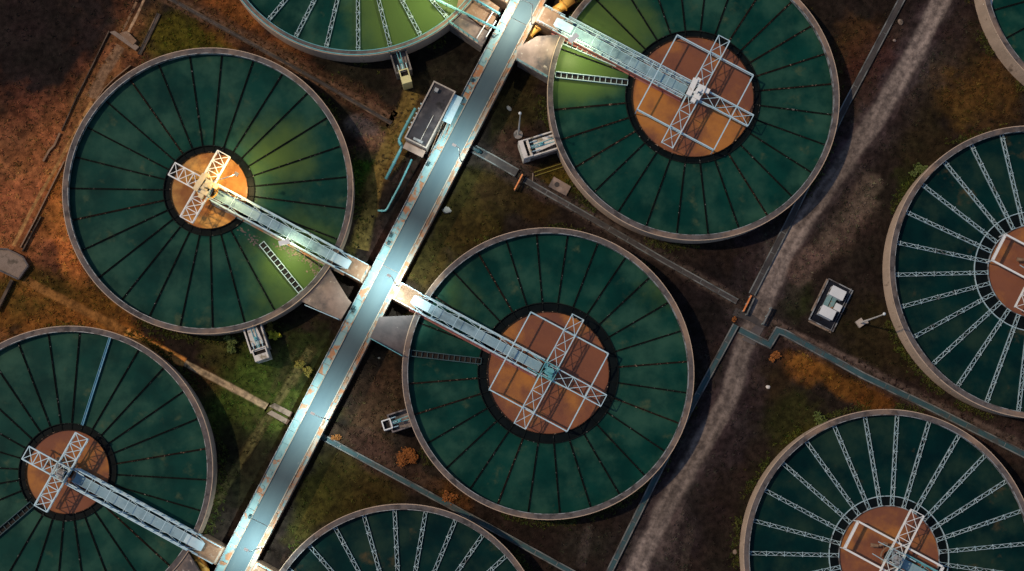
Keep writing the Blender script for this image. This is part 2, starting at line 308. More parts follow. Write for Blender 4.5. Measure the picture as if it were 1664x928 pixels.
def blobmask(px, py, rx, ry, ang):
    c = at(px, py); a = -R_(ang)-0.0
    dx, dy = X-c.x, Y-c.y; k, s = math.cos(R_(ang)), math.sin(R_(ang))
    u, v = dx*k+dy*(-s)*1.0, dx*s+dy*k          # picture y points down: leaning right as it goes up
    u, v = dx*k-dy*s, dx*s+dy*k
    q = np.sqrt((u/(rx*SC))**2+(v/(ry*SC))**2)+wob*1.1+wob2*.7
    t = np.clip((1.2-q)/.65, 0, 1); return t*t*(3-2*t)
def strokemask(pts, hw):
    best = np.full(X.shape, 1e9)
    q = [at(*p) for p in pts]
    for a, b in zip(q, q[1:]):
        ex, ey = b.x-a.x, b.y-a.y; t = np.clip(((X-a.x)*ex+(Y-a.y)*ey)/(ex*ex+ey*ey), 0, 1)
        best = np.minimum(best, np.hypot(X-a.x-t*ex, Y-a.y-t*ey))
    t = np.clip((1.3-(best/(hw*SC)+wob*1.2+wob2*.9))/.7, 0, 1); return t*t*(3-2*t)
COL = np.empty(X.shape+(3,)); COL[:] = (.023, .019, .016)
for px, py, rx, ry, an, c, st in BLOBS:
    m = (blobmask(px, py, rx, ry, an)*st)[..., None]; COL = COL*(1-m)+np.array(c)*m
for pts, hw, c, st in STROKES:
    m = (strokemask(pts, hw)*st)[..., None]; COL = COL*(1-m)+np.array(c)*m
COL *= .88*(.55+.9*fbm(X, Y, 2.2, 71))[..., None]*(.65+.7*fbm(X, Y, .7, 91, 3))[..., None]
gr = fbm(X, Y, 3.0, 51); COL[..., 1] *= .86+.2*gr; COL[..., 0] *= 1.16-.22*gr
str_ = fbm(X*.88+Y*.47, (Y*.88-X*.47)*.22, 1.3, 77, 4); COL *= (.75+.5*str_)[..., None]
COL = np.clip(COL, .004, .5)
inside = (X > gx[16]) & (X < gx[-17]) & (Y > gy[16]) & (Y < gy[-17])
me = bpy.data.meshes.new('ground')
vs = np.stack([X, Y, np.zeros_like(X)], -1).reshape(-1, 3)
idx = np.arange(nx*ny).reshape(ny, nx)
fs = np.stack([idx[:-1, :-1], idx[:-1, 1:], idx[1:, 1:], idx[1:, :-1]], -1).reshape(-1, 4)
me.vertices.add(len(vs)); me.vertices.foreach_set('co', vs.ravel())
me.loops.add(fs.size); me.loops.foreach_set('vertex_index', fs.ravel().astype(np.int32))
me.polygons.add(len(fs)); me.polygons.foreach_set('loop_start', np.arange(0, fs.size, 4, dtype=np.int32))
me.polygons.foreach_set('loop_total', np.full(len(fs), 4, dtype=np.int32)); me.update(calc_edges=True)
ca = me.color_attributes.new('Col', 'FLOAT_COLOR', 'POINT')
ca.data.foreach_set('color', np.concatenate([COL.reshape(-1, 3), np.ones((len(vs), 1))], 1).ravel().astype(np.float32))
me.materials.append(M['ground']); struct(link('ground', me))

# grass and weeds: tufts of blades, thick where the soil is green or ochre
xi = slice(16, -16)
def sample(x, y):
    i = np.clip(((x-gx[16])/.2).astype(int)+16, 0, nx-1); j = np.clip(((y-gy[16])/.2).astype(int)+16, 0, ny-1); return COL[j, i]
N = 60000
tx = rng.uniform(gx[16], gx[-17], N); ty = rng.uniform(gy[16], gy[-17], N)
cc = sample(tx, ty); keep = rng.random(N) < np.clip((cc.sum(1)-.035)*11, .05, .9)
roadd = np.full(N, 1e9)
for a, b in zip([at(*p) for p in ROAD], [at(*p) for p in ROAD][1:]):
    ex, ey = b.x-a.x, b.y-a.y; t = np.clip(((tx-a.x)*ex+(ty-a.y)*ey)/(ex*ex+ey*ey), 0, 1)
    roadd = np.minimum(roadd, np.hypot(tx-a.x-t*ex, ty-a.y-t*ey))
keep &= roadd > 1.6
for pl, wd_ in (([(60, 466), (127, 500), (163, 516), (287, 584), (340, 610), (436, 662)], .5), ([(240, -12), (206, 56)], .3), ([(198, 76), (150, 160), (96, 262), (58, 330), (22, 400)], .35)):
    for a, b in zip([at(*p) for p in pl], [at(*p) for p in pl][1:]):
        ex, ey = b.x-a.x, b.y-a.y; t = np.clip(((tx-a.x)*ex+(ty-a.y)*ey)/(ex*ex+ey*ey), 0, 1)
        keep &= np.hypot(tx-a.x-t*ex, ty-a.y-t*ey) > wd_
for k in TC: keep &= np.hypot(tx-TC[k].x, ty-TC[k].y) > TR[k]+.15
b0 = at(636, 404, 2.4); keep &= np.abs((tx-b0.x)*U.x+(ty-b0.y)*U.y-.9) > 2.0
tx, ty, cc = tx[keep], ty[keep], cc[keep]
def tuft_mesh(tx, ty, cc, smin, smax):
    vv, ff, cl = [], [], []
    for x, y, c in zip(tx, ty, cc):
        s = random.uniform(smin, smax); f = random.uniform(.7, 1.9); g = random.uniform(.9, 1.35)
        for b in range(5):
            a = random.uniform(0, 2*PI); l = s*random.uniform(.5, 1.1); wd = s*.16; h = s*random.uniform(.3, .9)
            k, q = math.cos(a), math.sin(a); o = len(vv)
            vv += [(x-q*wd, y+k*wd, 0), (x+q*wd, y-k*wd, 0), (x+k*l*.6+q*wd*.8, y+q*l*.6-k*wd*.8, h*.8), (x+k*l, y+q*l, h)]
            ff.append((o, o+1, o+2, o+3)); cl += [(c[0]*f, c[1]*f*g, c[2]*f, 1)]*4
    return vv, ff, cl
for k in TC:       # weeds along the foot of the tank walls
    aa = rng.uniform(0, 2*PI, 2600); rd = TR[k]+.12+np.abs(rng.normal(0, .42, 2600))
    wx_, wy_ = TC[k].x+rd*np.cos(aa), TC[k].y+rd*np.sin(aa)
    kk = (vnoise(wx_, wy_, 2.6, 97) > .52) & (wx_ > gx[16]) & (wx_ < gx[-17]) & (wy_ > gy[16]) & (wy_ < gy[-17])
    kk &= np.abs((wx_-b0.x)*U.x+(wy_-b0.y)*U.y-.9) > 2.0
    for q_ in TC: kk &= np.hypot(wx_-TC[q_].x, wy_-TC[q_].y) > TR[q_]+.1
    g_ = rng.random((kk.sum(), 1)); wc = np.array((.085, .085, .018))*g_+np.array((.035, .055, .014))*(1-g_)
    tx, ty, cc = np.concatenate([tx, wx_[kk]]), np.concatenate([ty, wy_[kk]]), np.concatenate([cc, .6*wc+.5*sample(wx_[kk], wy_[kk])])
vv, ff, cl = tuft_mesh(tx, ty, cc, .10, .34)
me = bpy.data.meshes.new('grass'); me.from_pydata(vv, [], ff)
ca = me.color_attributes.new('Col', 'FLOAT_COLOR', 'POINT'); ca.data.foreach_set('color', np.array(cl, dtype=np.float32).ravel())
me.materials.append(M['tuft']); o = link('grass', me); o['kind'] = 'stuff'; tag(o, 'rough grass and weeds growing between the round tanks', 'grass')

# ------------------------------------------------------------------ roads, paths, tracks
def ragged(name, pts, hw, z, col, jit=.3, seed=1, rut=.5, fade=1.0):
    """worn track: a sheet whose soil colour runs out into that of the ground at its ragged edges"""
    q = [at(*p) for p in pts]; r = random.Random(seed); dense = []
    for a, b in zip(q, q[1:]):
        n = max(1, int((b-a).length/.25)); dense += [a.lerp(b, i/n) for i in range(n)]
    dense.append(q[-1]); nd = len(dense); NA = 15
    P = np.array([(p.x, p.y) for p in dense]); sm = 8
    T = np.array([P[min(i+sm, nd-1)]-P[max(i-sm, 0)] for i in range(nd)]); T /= np.linalg.norm(T, axis=1)[:, None]
    Nn = np.stack([-T[:, 1], T[:, 0]], 1); al = np.arange(nd)*.25; ac = np.linspace(-1.5, 1.5, NA)
    A, B = np.meshgrid(al, ac, indexing='ij')
    XY = P[:, None, :]+Nn[:, None, :]*(B*hw)[..., None]
    x, y = XY[..., 0], XY[..., 1]
    edge = fbm(x, y, 2.5, seed*7+3)-.5; fine = fbm(x, y, .7, seed*7+5, 3)-.5
    m = np.clip((1.15-(np.abs(B+(vnoise(A, A*0, 6.0, seed+60)-.5)*jit*1.6)+edge*jit*2+fine*jit*1.2))/.42, 0, 1); m = (m*m*(3-2*m)*fade)[..., None]
    m[:, 0] = 0; m[:, -1] = 0
    streak = fbm(A*.07, B*hw*1.6, .3, seed+40, 4); blotch = fbm(x, y, 1.6, seed+80, 5)
    ruts = np.exp(-((np.abs(B)-.5)/.16)**2)
    c = np.array(col)*(.5+.75*streak+.28*blotch+rut*.35*ruts)[..., None]
    c = c*(.75+.5*vnoise(A, B*0, 9.0, seed+21))[..., None]
    g = sample(x.ravel(), y.ravel()).reshape(nd, NA, 3)
    cc_ = np.clip(g*(1-m)+c*m, .004, .6)
    vs = [(x[i, j], y[i, j], z) for i in range(nd) for j in range(NA)]
    fs = [(i*NA+j, (i+1)*NA+j, (i+1)*NA+j+1, i*NA+j+1)[::-1] for i in range(nd-1) for j in range(NA-1)]
    mb = MB(); mb.add(vs, fs); o = mb.build(name, M['ground'])
    ca = o.data.color_attributes.new('Col', 'FLOAT_COLOR', 'POINT'); ca.data.foreach_set('color', np.concatenate([cc_.reshape(-1, 3), np.ones((nd*NA, 1))], 1).ravel().astype(np.float32))
    return struct(o)
ragged('dirt_road', ROAD, 1.05, .012, (.18, .158, .155), .18, 3, .9)
ragged('footpath', [(40, 452), (60, 464), (127, 499), (163, 516), (210, 541)], .46, .008, (.30, .15, .05), .25, 4, 0, .9)  # orange sunlight painted into this and the next stretch of path
ragged('footpath', [(205, 538.5), (287, 584), (300, 590)], .50, .009, (.62, .27, .08), .18, 24, 0)
ragged('footpath', [(292, 586), (340, 611), (392, 638), (436, 662)], .36, .008, (.36, .29, .20), .18, 34, 0)
ragged('service_track', [(1720, 752), (1500, 652), (1400, 600), (1290, 545), (1225, 508)], .75, .008, (.085, .065, .06), .3, 5, .8)
ragged('service_track', [(1190, 487), (1080, 425), (960, 355), (852, 293)], .6, .008, (.06, .048, .045), .3, 6, .8)
ragged('service_track', [(265, -8), (400, 62), (520, 130), (640, 196)], .62, .008, (.125, .075, .05), .3, 8, .9)
ragged('dirt_track', [(240, -12), (222, 26), (206, 56)], .14, .008, (.42, .3, .2), .3, 14, 0)
ragged('dirt_track', [(228, -12), (212, 24), (198, 52)], .12, .008, (.26, .17, .11), .3, 15, 0)
ragged('dirt_track', [(198, 76), (172, 116), (150, 160)], .6, .008, (.2, .13, .085), .3, 16, .4)
ragged('dirt_track', [(150, 165), (125, 212), (96, 262), (58, 330), (22, 400)], .2, .008, (.42, .24, .10), .3, 17, 0)
ragged('dirt_track', [(503, 568), (470, 622), (430, 685), (392, 750), (350, 818)], .42, .008, (.10, .095, .04), .3, 18, 1.2, .7)
ragged('dirt_track', [(672, 150), (655, 195), (634, 245), (612, 300), (596, 360), (585, 405)], .95, .008, (.17, .125, .04), .4, 19, .2, .8)

# ------------------------------------------------------------------ settling tanks
def trough_mesh(r0, r1, kind):
    m = MB(); L = r1-r0
    if kind == 'light':
        for s in (-.17, .17):
            m.bar((r0, s, ZW+.12), (r1, s, ZW+.12), .04, .24)
        n = int(L/.45)
        for i in range(n):
            a, b = r0+L*i/n, r0+L*(i+1)/n; s = .17 if i % 2 else -.17
            m.bar((a, -s, ZW+.22), (b, s, ZW+.22), .045, .05)
        for i in range(0, n, 4): m.bar((r0+L*i/n, -.26, ZW+.28), (r0+L*i/n, .26, ZW+.28), .06, .06)
    else:
        for s in (-.055, .055): m.bar((r0, s, ZW+.03), (r1, s, ZW+.04), .04, .16)
        m.bar((r0, 0, ZW+.01), (r1, 0, ZW+.01), .08, .04)
        n = int(L/.9)
        for i in range(n+1):
            x = r0+L*(i+.4*random.random())/(n+.5); m.bar((x, -.10, ZW+.12), (x, .10, ZW+.12), .05, .04)
    return m
ALGAE_GLOW = {'A': [(455, 250, 95, .95), (485, 425, 120, 1.1), (455, 475, 90, .7), (395, 540, 60, .5)], 'B': [(935, 95, 110, 1.6), (985, 50, 120, 1.3), (930, 150, 60, .7)],  # lamp glow painted into the water colour; in C plain algal green
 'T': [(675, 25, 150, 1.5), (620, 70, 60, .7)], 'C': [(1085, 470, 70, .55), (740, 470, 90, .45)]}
def make_tank(k):
    (c, rp, wl, rg, n, a0, st) = TANKS[k]; Rr, rw, rr = TR[k], TW[k], TG[k]
    t = thing('settling_tank', TLAB[k], 'tank', (TC[k].x, TC[k].y, 0), 0, 'round settling tanks')
    m = MB().ring(Rr-.36, Rr-.03, 0, ZR-.25, 200); m.build('tank_wall', M['wall'], t)
    m = MB().ring(Rr-.46, Rr, ZR-.25, ZR, 200); m.build('rim', M['rim'], t)
    MB().ring(Rr+.003, Rr+.075, ZR-.32, ZR+.02, 200).build('outer_lip', M['wall'], t)
    m = MB().ring(Rr-.53, Rr-.47, ZR-.55, ZR+.03, 200); m.build('inner_lip', M['lip'] if k not in 'T' else M['teal_steel'], t)
    if k == 'T': MB().ring(Rr-.10, Rr-.02, ZR+.04, ZR+.12, 200).build('rim_pipe', M['teal_steel'], t)
    m = MB(); nr = 14
    for i in range(nr): m.disc(rr+(Rr-.36-rr)*(i+1)/nr, ZW, 128, r0=rr+(Rr-.36-rr)*i/nr)
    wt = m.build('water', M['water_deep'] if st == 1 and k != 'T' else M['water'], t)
    ga = wt.data.attributes.new('algae_glow', 'FLOAT', 'POINT'); pts = [(at(px, py, ZW)-TC[k], q_/15.8, f_) for px, py, q_, f_ in ALGAE_GLOW.get(k, [])]
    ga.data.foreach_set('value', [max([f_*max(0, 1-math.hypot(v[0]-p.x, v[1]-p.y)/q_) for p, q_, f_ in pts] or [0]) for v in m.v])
    MB().disc(rr, ZW-.02, 96, r0=rw).build('launder_water', M['dark_water'], t)
    MB().disc(rw, ZW+.02, 96).build('sludge_water', M['sludge_ochre_lit'] if k == 'A' else M['sludge'], t)
    MB().ring(rw-.03, rw+.05, ZW-.4, ZW+.22, 120).build('well_wall', M['lip'] if st == 1 else M['rust_steel'], t)
    m = MB().ring(rr-.04, rr+.04, ZW-.3, ZW+.20, 120)
    if st != 1:
        for i in range(n): 
            a = R_(a0+360*i/n); m.bar((rw*math.cos(a), rw*math.sin(a), ZW+.12), (rr*math.cos(a), rr*math.sin(a), ZW+.12), .05, .05)
    m.build('launder_ring', M['galv'] if st == 1 else M['dark_steel'], t)
    r0 = rr if st != 1 else rw+.06
    kinds = ('light',) if st == 1 else ('dark', 'dark')
    meshes = [trough_mesh(r0, Rr-.50, q) for q in kinds]
    gm = meshes[0].mesh('trough', M['galv'] if st == 1 else M['dark_steel'])
    rm = (meshes[-1].mesh('trough', M['rust_steel']) if st != 1 else gm)
    rr_ = random.Random(hash(k) % 7 if False else ord(k))
    for i in range(n):
        ang = a0+360*i/n
        if k == 'B' and abs((ang-173+180) % 360-180) < 7: continue      # the wide channels stand in these places
        if k == 'A' and abs((ang-312+180) % 360-180) < 7: continue
        if k == 'H' and abs((ang-222+180) % 360-180) < 7: continue
        if k == 'C' and abs((ang-172+180) % 360-180) < 7: continue
        if k == 'H' and abs((ang-74+180) % 360-180) < 3:
            tm = MB().bar((r0, -.08, ZW+.2), (Rr-.5, -.08, ZW+.2), .10, .2).bar((r0, .10, ZW+.15), (Rr-.5, .10, ZW+.15), .05, .2).bar((r0, .01, ZW+.08), (Rr-.5, .01, ZW+.08), .13, .06).mesh('trough', M['blue_steel'])
            q = link('trough', tm, t, rz=R_(ang)); q['label'] = 'bright blue trough'; continue
        rusty = rr_.random() < {'B': .45, 'C': .15}.get(k, .08)
        link('trough', rm if rusty else gm, t, rz=R_(ang))
    ch = {'B': [(903, 121, 1020, 134)], 'A': [(425, 395, 494, 480)], 'C': [(668, 574, 782, 587)], 'H': [(52, 819, -45, 902)]}.get(k, [])
    if k == 'B': ch.append((914, 66, 1003, 104))
    for (x0, y0, x1, y1) in ch:
        p, q = at(x0, y0, ZW+.3)-TC[k], at(x1, y1, ZW+.3)-TC[k]; p.z = q.z = ZW+.2
        dr = (q-p).normalized(); nn = Vector((-dr.y, dr.x, 0)); m = MB(); hw = .30
        for s in (-1, 1): m.bar(p+nn*hw*s, q+nn*hw*s, .075, .34)
        L = (q-p).length; cnt = int(L/.55)
        for i in range(cnt+1):
            x = p+dr*L*i/cnt; m.bar(x-nn*hw, x+nn*hw, .06, .08)
        m.build('scum_channel', M['duct_teal'] if k in 'CH' else M['galv'], t)
        m = MB(); z = Vector((0, 0, ZW+.05-p.z)); m.bar(p+z, q+z, .5, .02); m.build('channel_floor', M['black'], t)
    if k == 'A':
        m = MB(); q_ = random.Random(4)
        for (x0, y0, x1, y1, cnt, sp) in ((388, 368, 426, 402, 60, 4), (452, 396, 530, 440, 120, 4), (505, 440, 528, 444, 30, 3)):
            for i in range(cnt):
                f_ = q_.random(); p = at(x0+(x1-x0)*f_+q_.gauss(0, sp), y0+(y1-y0)*f_+q_.gauss(0, sp), ZW)-TC[k]; r_ = q_.uniform(.03, .12); a_ = q_.uniform(0, 6)
                m.prism([(p.x+r_*q_.uniform(.6, 1.2)*math.cos(a_+j*PI/3), p.y+r_*q_.uniform(.6, 1.2)*math.sin(a_+j*PI/3)) for j in range(6)], ZW-.02, ZW+q_.uniform(.02, .06))
        o = m.build('floating_scum', M['rim'], t); o['kind'] = 'stuff'
    return t
for k in TANKS: make_tank(k)

# ------------------------------------------------------------------ main bridge
BZ = 2.4
B0 = at(636, 404, BZ)                     # left edge of the lane
q = at(636-.518*400, 804, BZ); BV = (q-B0).normalized(); BU = Vector((-BV.y, BV.x, 0))
BU = BU if BU.x > 0 else -BU
def bp(along, across, z=BZ): p = B0+BV*along+BU*across; return Vector((p.x, p.y, z))
LW = (at(669, 404, BZ)-B0).dot(BU)        # lane width
bridge = thing('main_bridge', 'long straight bridge with glossy grey-blue lane crossing between the tanks', 'bridge', (B0.x, B0.y, 0), math.atan2(-BV.y, -BV.x))
# local frame: x runs up the picture along the bridge (-BV); +y side
ysgn = 1 if Vector((-math.sin(bridge.rotation_euler.z), math.cos(bridge.rotation_euler.z), 0)).dot(BU) > 0 else -1
def by(v): return v*ysgn
A0, A1 = -62.0, 50.0                      # extent along local x
def lbox(m, x0, x1, y0, y1, z0, z1):
    y0, y1 = sorted((by(y0), by(y1))); return m.box(((x0+x1)/2, (y0+y1)/2, (z0+z1)/2), (x1-x0, y1-y0, z1-z0))
LS, RS = .84, .52                         # widths of the left service strip and right parapet
JO = [27.2, -1.9, -30.6]                  # expansion joints
edges = [A0]+sorted(JO)+[A1]
for a, b in zip(edges, edges[1:]):
    m = MB(); lbox(m, a+.03, b-.03, .005, LW-.005, BZ-.12, BZ); m.build('deck', M['deck'], bridge)
m = MB(); lbox(m, A0, A1, -LS+.06, LW+RS-.06, 0, BZ-.13); m.build('side_wall', M['pier'], bridge)
m = MB(); lbox(m, A0, A1, -.085, 0, BZ-.12, BZ+.13); m.build('kerb', M['kerb'], bridge)
m = MB(); lbox(m, A0, A1, LW, LW+.085, BZ-.12, BZ+.16); m.build('kerb', M['kerb'], bridge)
m = MB(); lbox(m, A0, A1, LW+.09, LW+RS, BZ-.45, BZ+.02); m.build('parapet', M['parapet'], bridge)
m = MB(); lbox(m, A0, A1, LW+RS+.003, LW+RS+.05, BZ-.6, BZ+.32); m.build('edge_rail', M['parapet'], bridge)
m = MB(); lbox(m, A0, A1, -LS-.06, -LS, BZ-.45, BZ+.16); m.build('edge_rail', M['lip'], bridge)
x = A0; r = random.Random(3)
while x < A1-3:
    l = r.uniform(1.1, 2.1); m = MB()
    lbox(m, x, x+l-.03, -LS+.004, -.09, BZ-.12, BZ-.02+r.uniform(0, .05))
    if r.random() < .35: lbox(m, x+.4, x+.75, -LS+.25, -LS+.55, BZ+.03, BZ+.09)
    if -40 < x < 32: m.build('cover_plate', M['plate'], bridge)
    x += l
m = MB(); lbox(m, A0, -40, -LS+.004, -.09, BZ-.12, BZ); m.build('cover_strip', M['plate'], bridge); m = MB(); lbox(m, x if x < 34 else 34.2, A1, -LS+.004, -.09, BZ-.12, BZ); m.build('cover_strip', M['plate'], bridge)
for (px, py) in ((746, 158), (763, 128), (688, 262), (614, 372), (632, 395), (575, 505), (417, 845), (568, 497)):
    p = at(px, py, BZ)-B0; xx, yy = p.dot(-BV), p.dot(BU); yy = min(max(yy, -LS+.2), -.2)
    m = MB(); lbox(m, xx-.22, xx+.22, yy-.15, yy+.15, BZ+.04, BZ+.20); lbox(m, xx-.08, xx+.08, yy-.08, yy+.08, BZ+.2, BZ+.42)
    m.build('valve_box', M['duct_teal'], bridge)
# hand-painted drain line and patches of cement on the right strip
r = random.Random(5); x = -36
while x < 30:
    l = r.uniform(.4, 1.5); m = MB(); lbox(m, x, x+l, LW+.12, LW+.12+r.uniform(.08, .25), BZ+.022, BZ+r.uniform(.05, .14)); x += l+r.uniform(.2, 2.2)
    m.build('rubble_strip', M['ochre'], bridge)

# bridge lamps
def bridge_lamp(hx, hy, label, power, col):
    hz = BZ+7.0; h = at(hx, hy, hz); rel = h-B0; al = rel.dot(BV); ac = rel.dot(BU)
    base = bp(al, LW+.28); h = bp(al, ac, hz)
    t = thing('bridge_lamp', label, 'street lamp', (base.x, base.y, BZ+.02), 0, 'lamps along the bridge')
    hl = Vector((h.x-base.x, h.y-base.y, h.z-BZ-.02))
    MB().tube([(0, 0, 0), (0, 0, 3.5), (0, 0, hl.z+.05)], [.06, .045, .035], 10).build('pole', M['grey_pole'], t)
    MB().cyl((0, 0), .11, 0, .12, 12).build('base_plate', M['galv'], t)
    e = Vector((hl.x, hl.y, hl.z)); dr = Vector((hl.x, hl.y, 0)).normalized()
    MB().tube([(0, 0, hl.z+.02), e+Vector((0, 0, .1))], .03, 8).build('arm', M['grey_pole'], t)
    a = math.atan2(dr.y, dr.x)
    hd = MB().box((e.x, e.y, e.z+.07), (.42, .26, .08), a).build('lamp_head', M['white_steel'], t)
    MB().box((e.x, e.y, e.z+.015), (.34, .2, .03), a).build('lens', M['lens_cool'], hd)
    lamp('lamp_light', t, (e.x, e.y, e.z-.03), power, col, .3, (0, 0, -1), 92)
COOL = (.86, 1, .93)
bridge_lamp(632, 448, 'bridge lamp beside the crossing of the walkways in the middle of the lane', 780, COOL)
bridge_lamp(400, 893, 'bridge lamp at the lowest crossing, near the bottom edge', 600, COOL)
bridge_lamp(846, -2, 'bridge lamp at the top crossing, by the top edge of the photo', 560, (1, .93, .74))
bridge_lamp(738, 236, 'bridge lamp beside the flat roofed building', 400, COOL)
bridge_lamp(508, 672, 'bridge lamp beside the culvert slabs and footpath end', 500, COOL)

# ------------------------------------------------------------------ access walkways
def lattice(m, x0, x1, y0, y1, z, n, wd=.05):
    for i in range(n):
        a, b = x0+(x1-x0)*i/n, x0+(x1-x0)*(i+1)/n
        m.bar((a, y0, z), (b, y1, z), wd); m.bar((a, y1, z-.02), (b, y0, z-.02), wd)
AZD = 3.5
WLAB = {'A': 'pale steel access walkway running to the gold-lit well', 'C': 'pale steel access walkway running to the central tank with square hub frame',
 'B': 'pale steel access walkway with maroon girder beside the bright green water', 'H': 'pale blue access walkway running to the lower left tank well',
 'T': 'access walkway at the top edge, left of the bridge, with teal rails', 'E': 'access walkway start at the bottom edge, right of the bridge',
 'F': 'access walkway running off the bottom right tank towards the right edge', 'D': 'access walkway at the right edge over the tank with pale troughs'}
def walkway(k):
    c = TC[k]; left = k in 'ATH'; out = k in 'FD'
    if out:
        L = TR[k]+6; ang = math.atan2(U.y, U.x); o = c+U*L; rz = ang+PI
    else:
        rel = c-B0; al = rel.dot(BV)/1.0; edge = -LS-.06 if left else LW+RS+.05
        # walkway axis passes through the tank centre along U
        den = U.dot(BU); s = (edge-rel.dot(BU))/den; o = c+U*s; L = abs(s); rz = math.atan2(U.y, U.x)+(PI if left else 0)
    t = thing('access_walkway', WLAB[k], 'walkway', (o.x, o.y, 0), rz, 'steel walkways to the tank centres')
    big = k in 'BC'
    st = M['teal_steel'] if k in 'TFE' else M['pale_steel']
    x0, x1 = 2.1, L-.9; hw = .88; dw = .46
    m = MB()
    n = int((x1-x0)/1.0)
    for i in range(n): a, b = x0+(x1-x0)*i/n, x0+(x1-x0)*(i+1)/n; m.box(((a+b)/2, 0, AZD), (b-a-.006, dw*2, .05))
    m.build('deck', M['deck_steel'], t)
    for s in (-1, 1):
        m = MB().bar((x0+1, s*hw, AZD+1.05), (x1, s*hw, AZD+1.05), .09).bar((x0+1, s*hw, AZD+.55), (x1, s*hw, AZD+.55), .05); 
        for i in range(n+1):
            a = x0+1+(x1-x0-1)*i/n; m.bar((a, s*hw, AZD-.1), (a, s*hw, AZD+1.05), .06)
        m.build('handrail', st, t)
        m = MB().bar((x0, s*hw, AZD-.1), (x1, s*hw, AZD-.1), .10, .16).bar((x0, s*hw, AZD-.9), (x1, s*hw, AZD-.9), .10, .12).bar((x0, s*dw, AZD+.03), (x1, s*dw, AZD+.03), .04, .08)
        nn = int((x1-x0)/1.7)
        for i in range(nn):
            a, b = x0+(x1-x0)*i/nn, x0+(x1-x0)*(i+1)/nn
            y0, y1 = (s*hw, s*dw) if i % 2 else (s*dw, s*hw)
            m.bar((a, y0, AZD-.08), (b, y1, AZD-.08), .045); m.bar((a, s*hw, AZD-.1 if i % 2 else AZD-.9), (b, s*hw, AZD-.9 if i % 2 else AZD-.1), .06)
        m.build('side_truss', st, t)
    # low side girder on the side facing down the picture
    gs = 1 if Vector((-math.sin(rz), math.cos(rz), 0)).dot(V) > 0 else -1
    m = MB().box(((x0+x1)/2, gs*(hw+.10), AZD-.52), (x1-x0, .06, .85)); m.box(((x0+x1)/2, gs*(hw+.16), AZD-.92), (x1-x0, .2, .05))
    m.build('girder', M['maroon'] if k in 'BC' else M['parapet'], t)
    nb = int((x1-x0)/2.1)
    for i in range(1, nb):
        a = x0+(x1-x0)*i/nb
        MB().bar((a, -hw, AZD+1.08), (a, hw, AZD+1.08), .045).build('cross_bar', st, t)
        MB().bar((a, -hw, AZD-.2), (a, hw, AZD-.2), .06).build('floor_beam', st, t)
    # landing by the bridge
    ld = MB().box((1.35, 0, (BZ+.6)/2+.2), (2.6, 1.9, BZ+.9-.2)).build('landing', M['ochre'], t)
    MB().box((.62, 0, BZ+.81), (.5, 1.45, .04)).build('grate', M['teal_steel'], ld)
    MB().box((.22, 0, BZ+.82), (.2, 1.7, .10)).build('kerb', M['kerb'], ld)
    m = MB().box((2.95, 0, AZD+.06), (2.0, dw*1.9, .04)).build('ramp_plate', M['pale_steel'], t)
    for s in (-1, 1):
        m = MB()
        for a in (.3, 1.1, 1.9, 2.6): m.bar((a, s*.9, BZ+.75), (a, s*.9, BZ+1.75), .045)
        m.bar((.3, s*.9, BZ+1.75), (2.6, s*.9, BZ+1.75), .05).bar((.3, s*.9, BZ+1.3), (2.6, s*.9, BZ+1.3), .035); m.build('landing_rail', st, t)
    m = MB()
    for a in (3.2,): m.box((a, 0, 1.2), (.5, 1.5, 2.3))
    m.build('pier', M['pier'], t)
    return t, L, rz
WK = {k: walkway(k) for k in 'ACBHTEFD'}

# white tank-like floodlight fixtures on three walkways
def flood(px, py, z, aimpx, label, power, col, spread=140):
    p = at(px, py, z); a = at(*aimpx, ZW)-p
    t = thing('floodlight', label, 'floodlight', (p.x, p.y, z-.35), 0, 'floodlights on the walkways')
    MB().tube([(0, 0, 3.4-p.z), (0, 0, .3)], .05, 8).build('bracket', M['galv'], t)
    an = math.atan2(a.y, a.x)
    hd = MB().box((0, 0, .38), (.5, 1.1, .16), an).build('lamp_housing', M['white_steel'], t)
    MB().box((0, 0, .285), (.4, 1.0, .03), an).build('lens', M['lens_warm'], hd)
    lamp('lamp_light', t, (0, 0, .2), power, col, 1.1, a, spread)
YL = (1.0, .94, .50)
flood(462, 394, 6.2, (478, 436), 'white floodlight on the walkway to the gold-lit well, over green water', 210, YL)
flood(932, 62, 7.0, (944, 98), 'white floodlight on the walkway with maroon girder, over the greenest water', 250, YL)
flood(728, -38, 8.0, (672, 22), 'floodlight on the walkway above the top left green water', 500, YL)

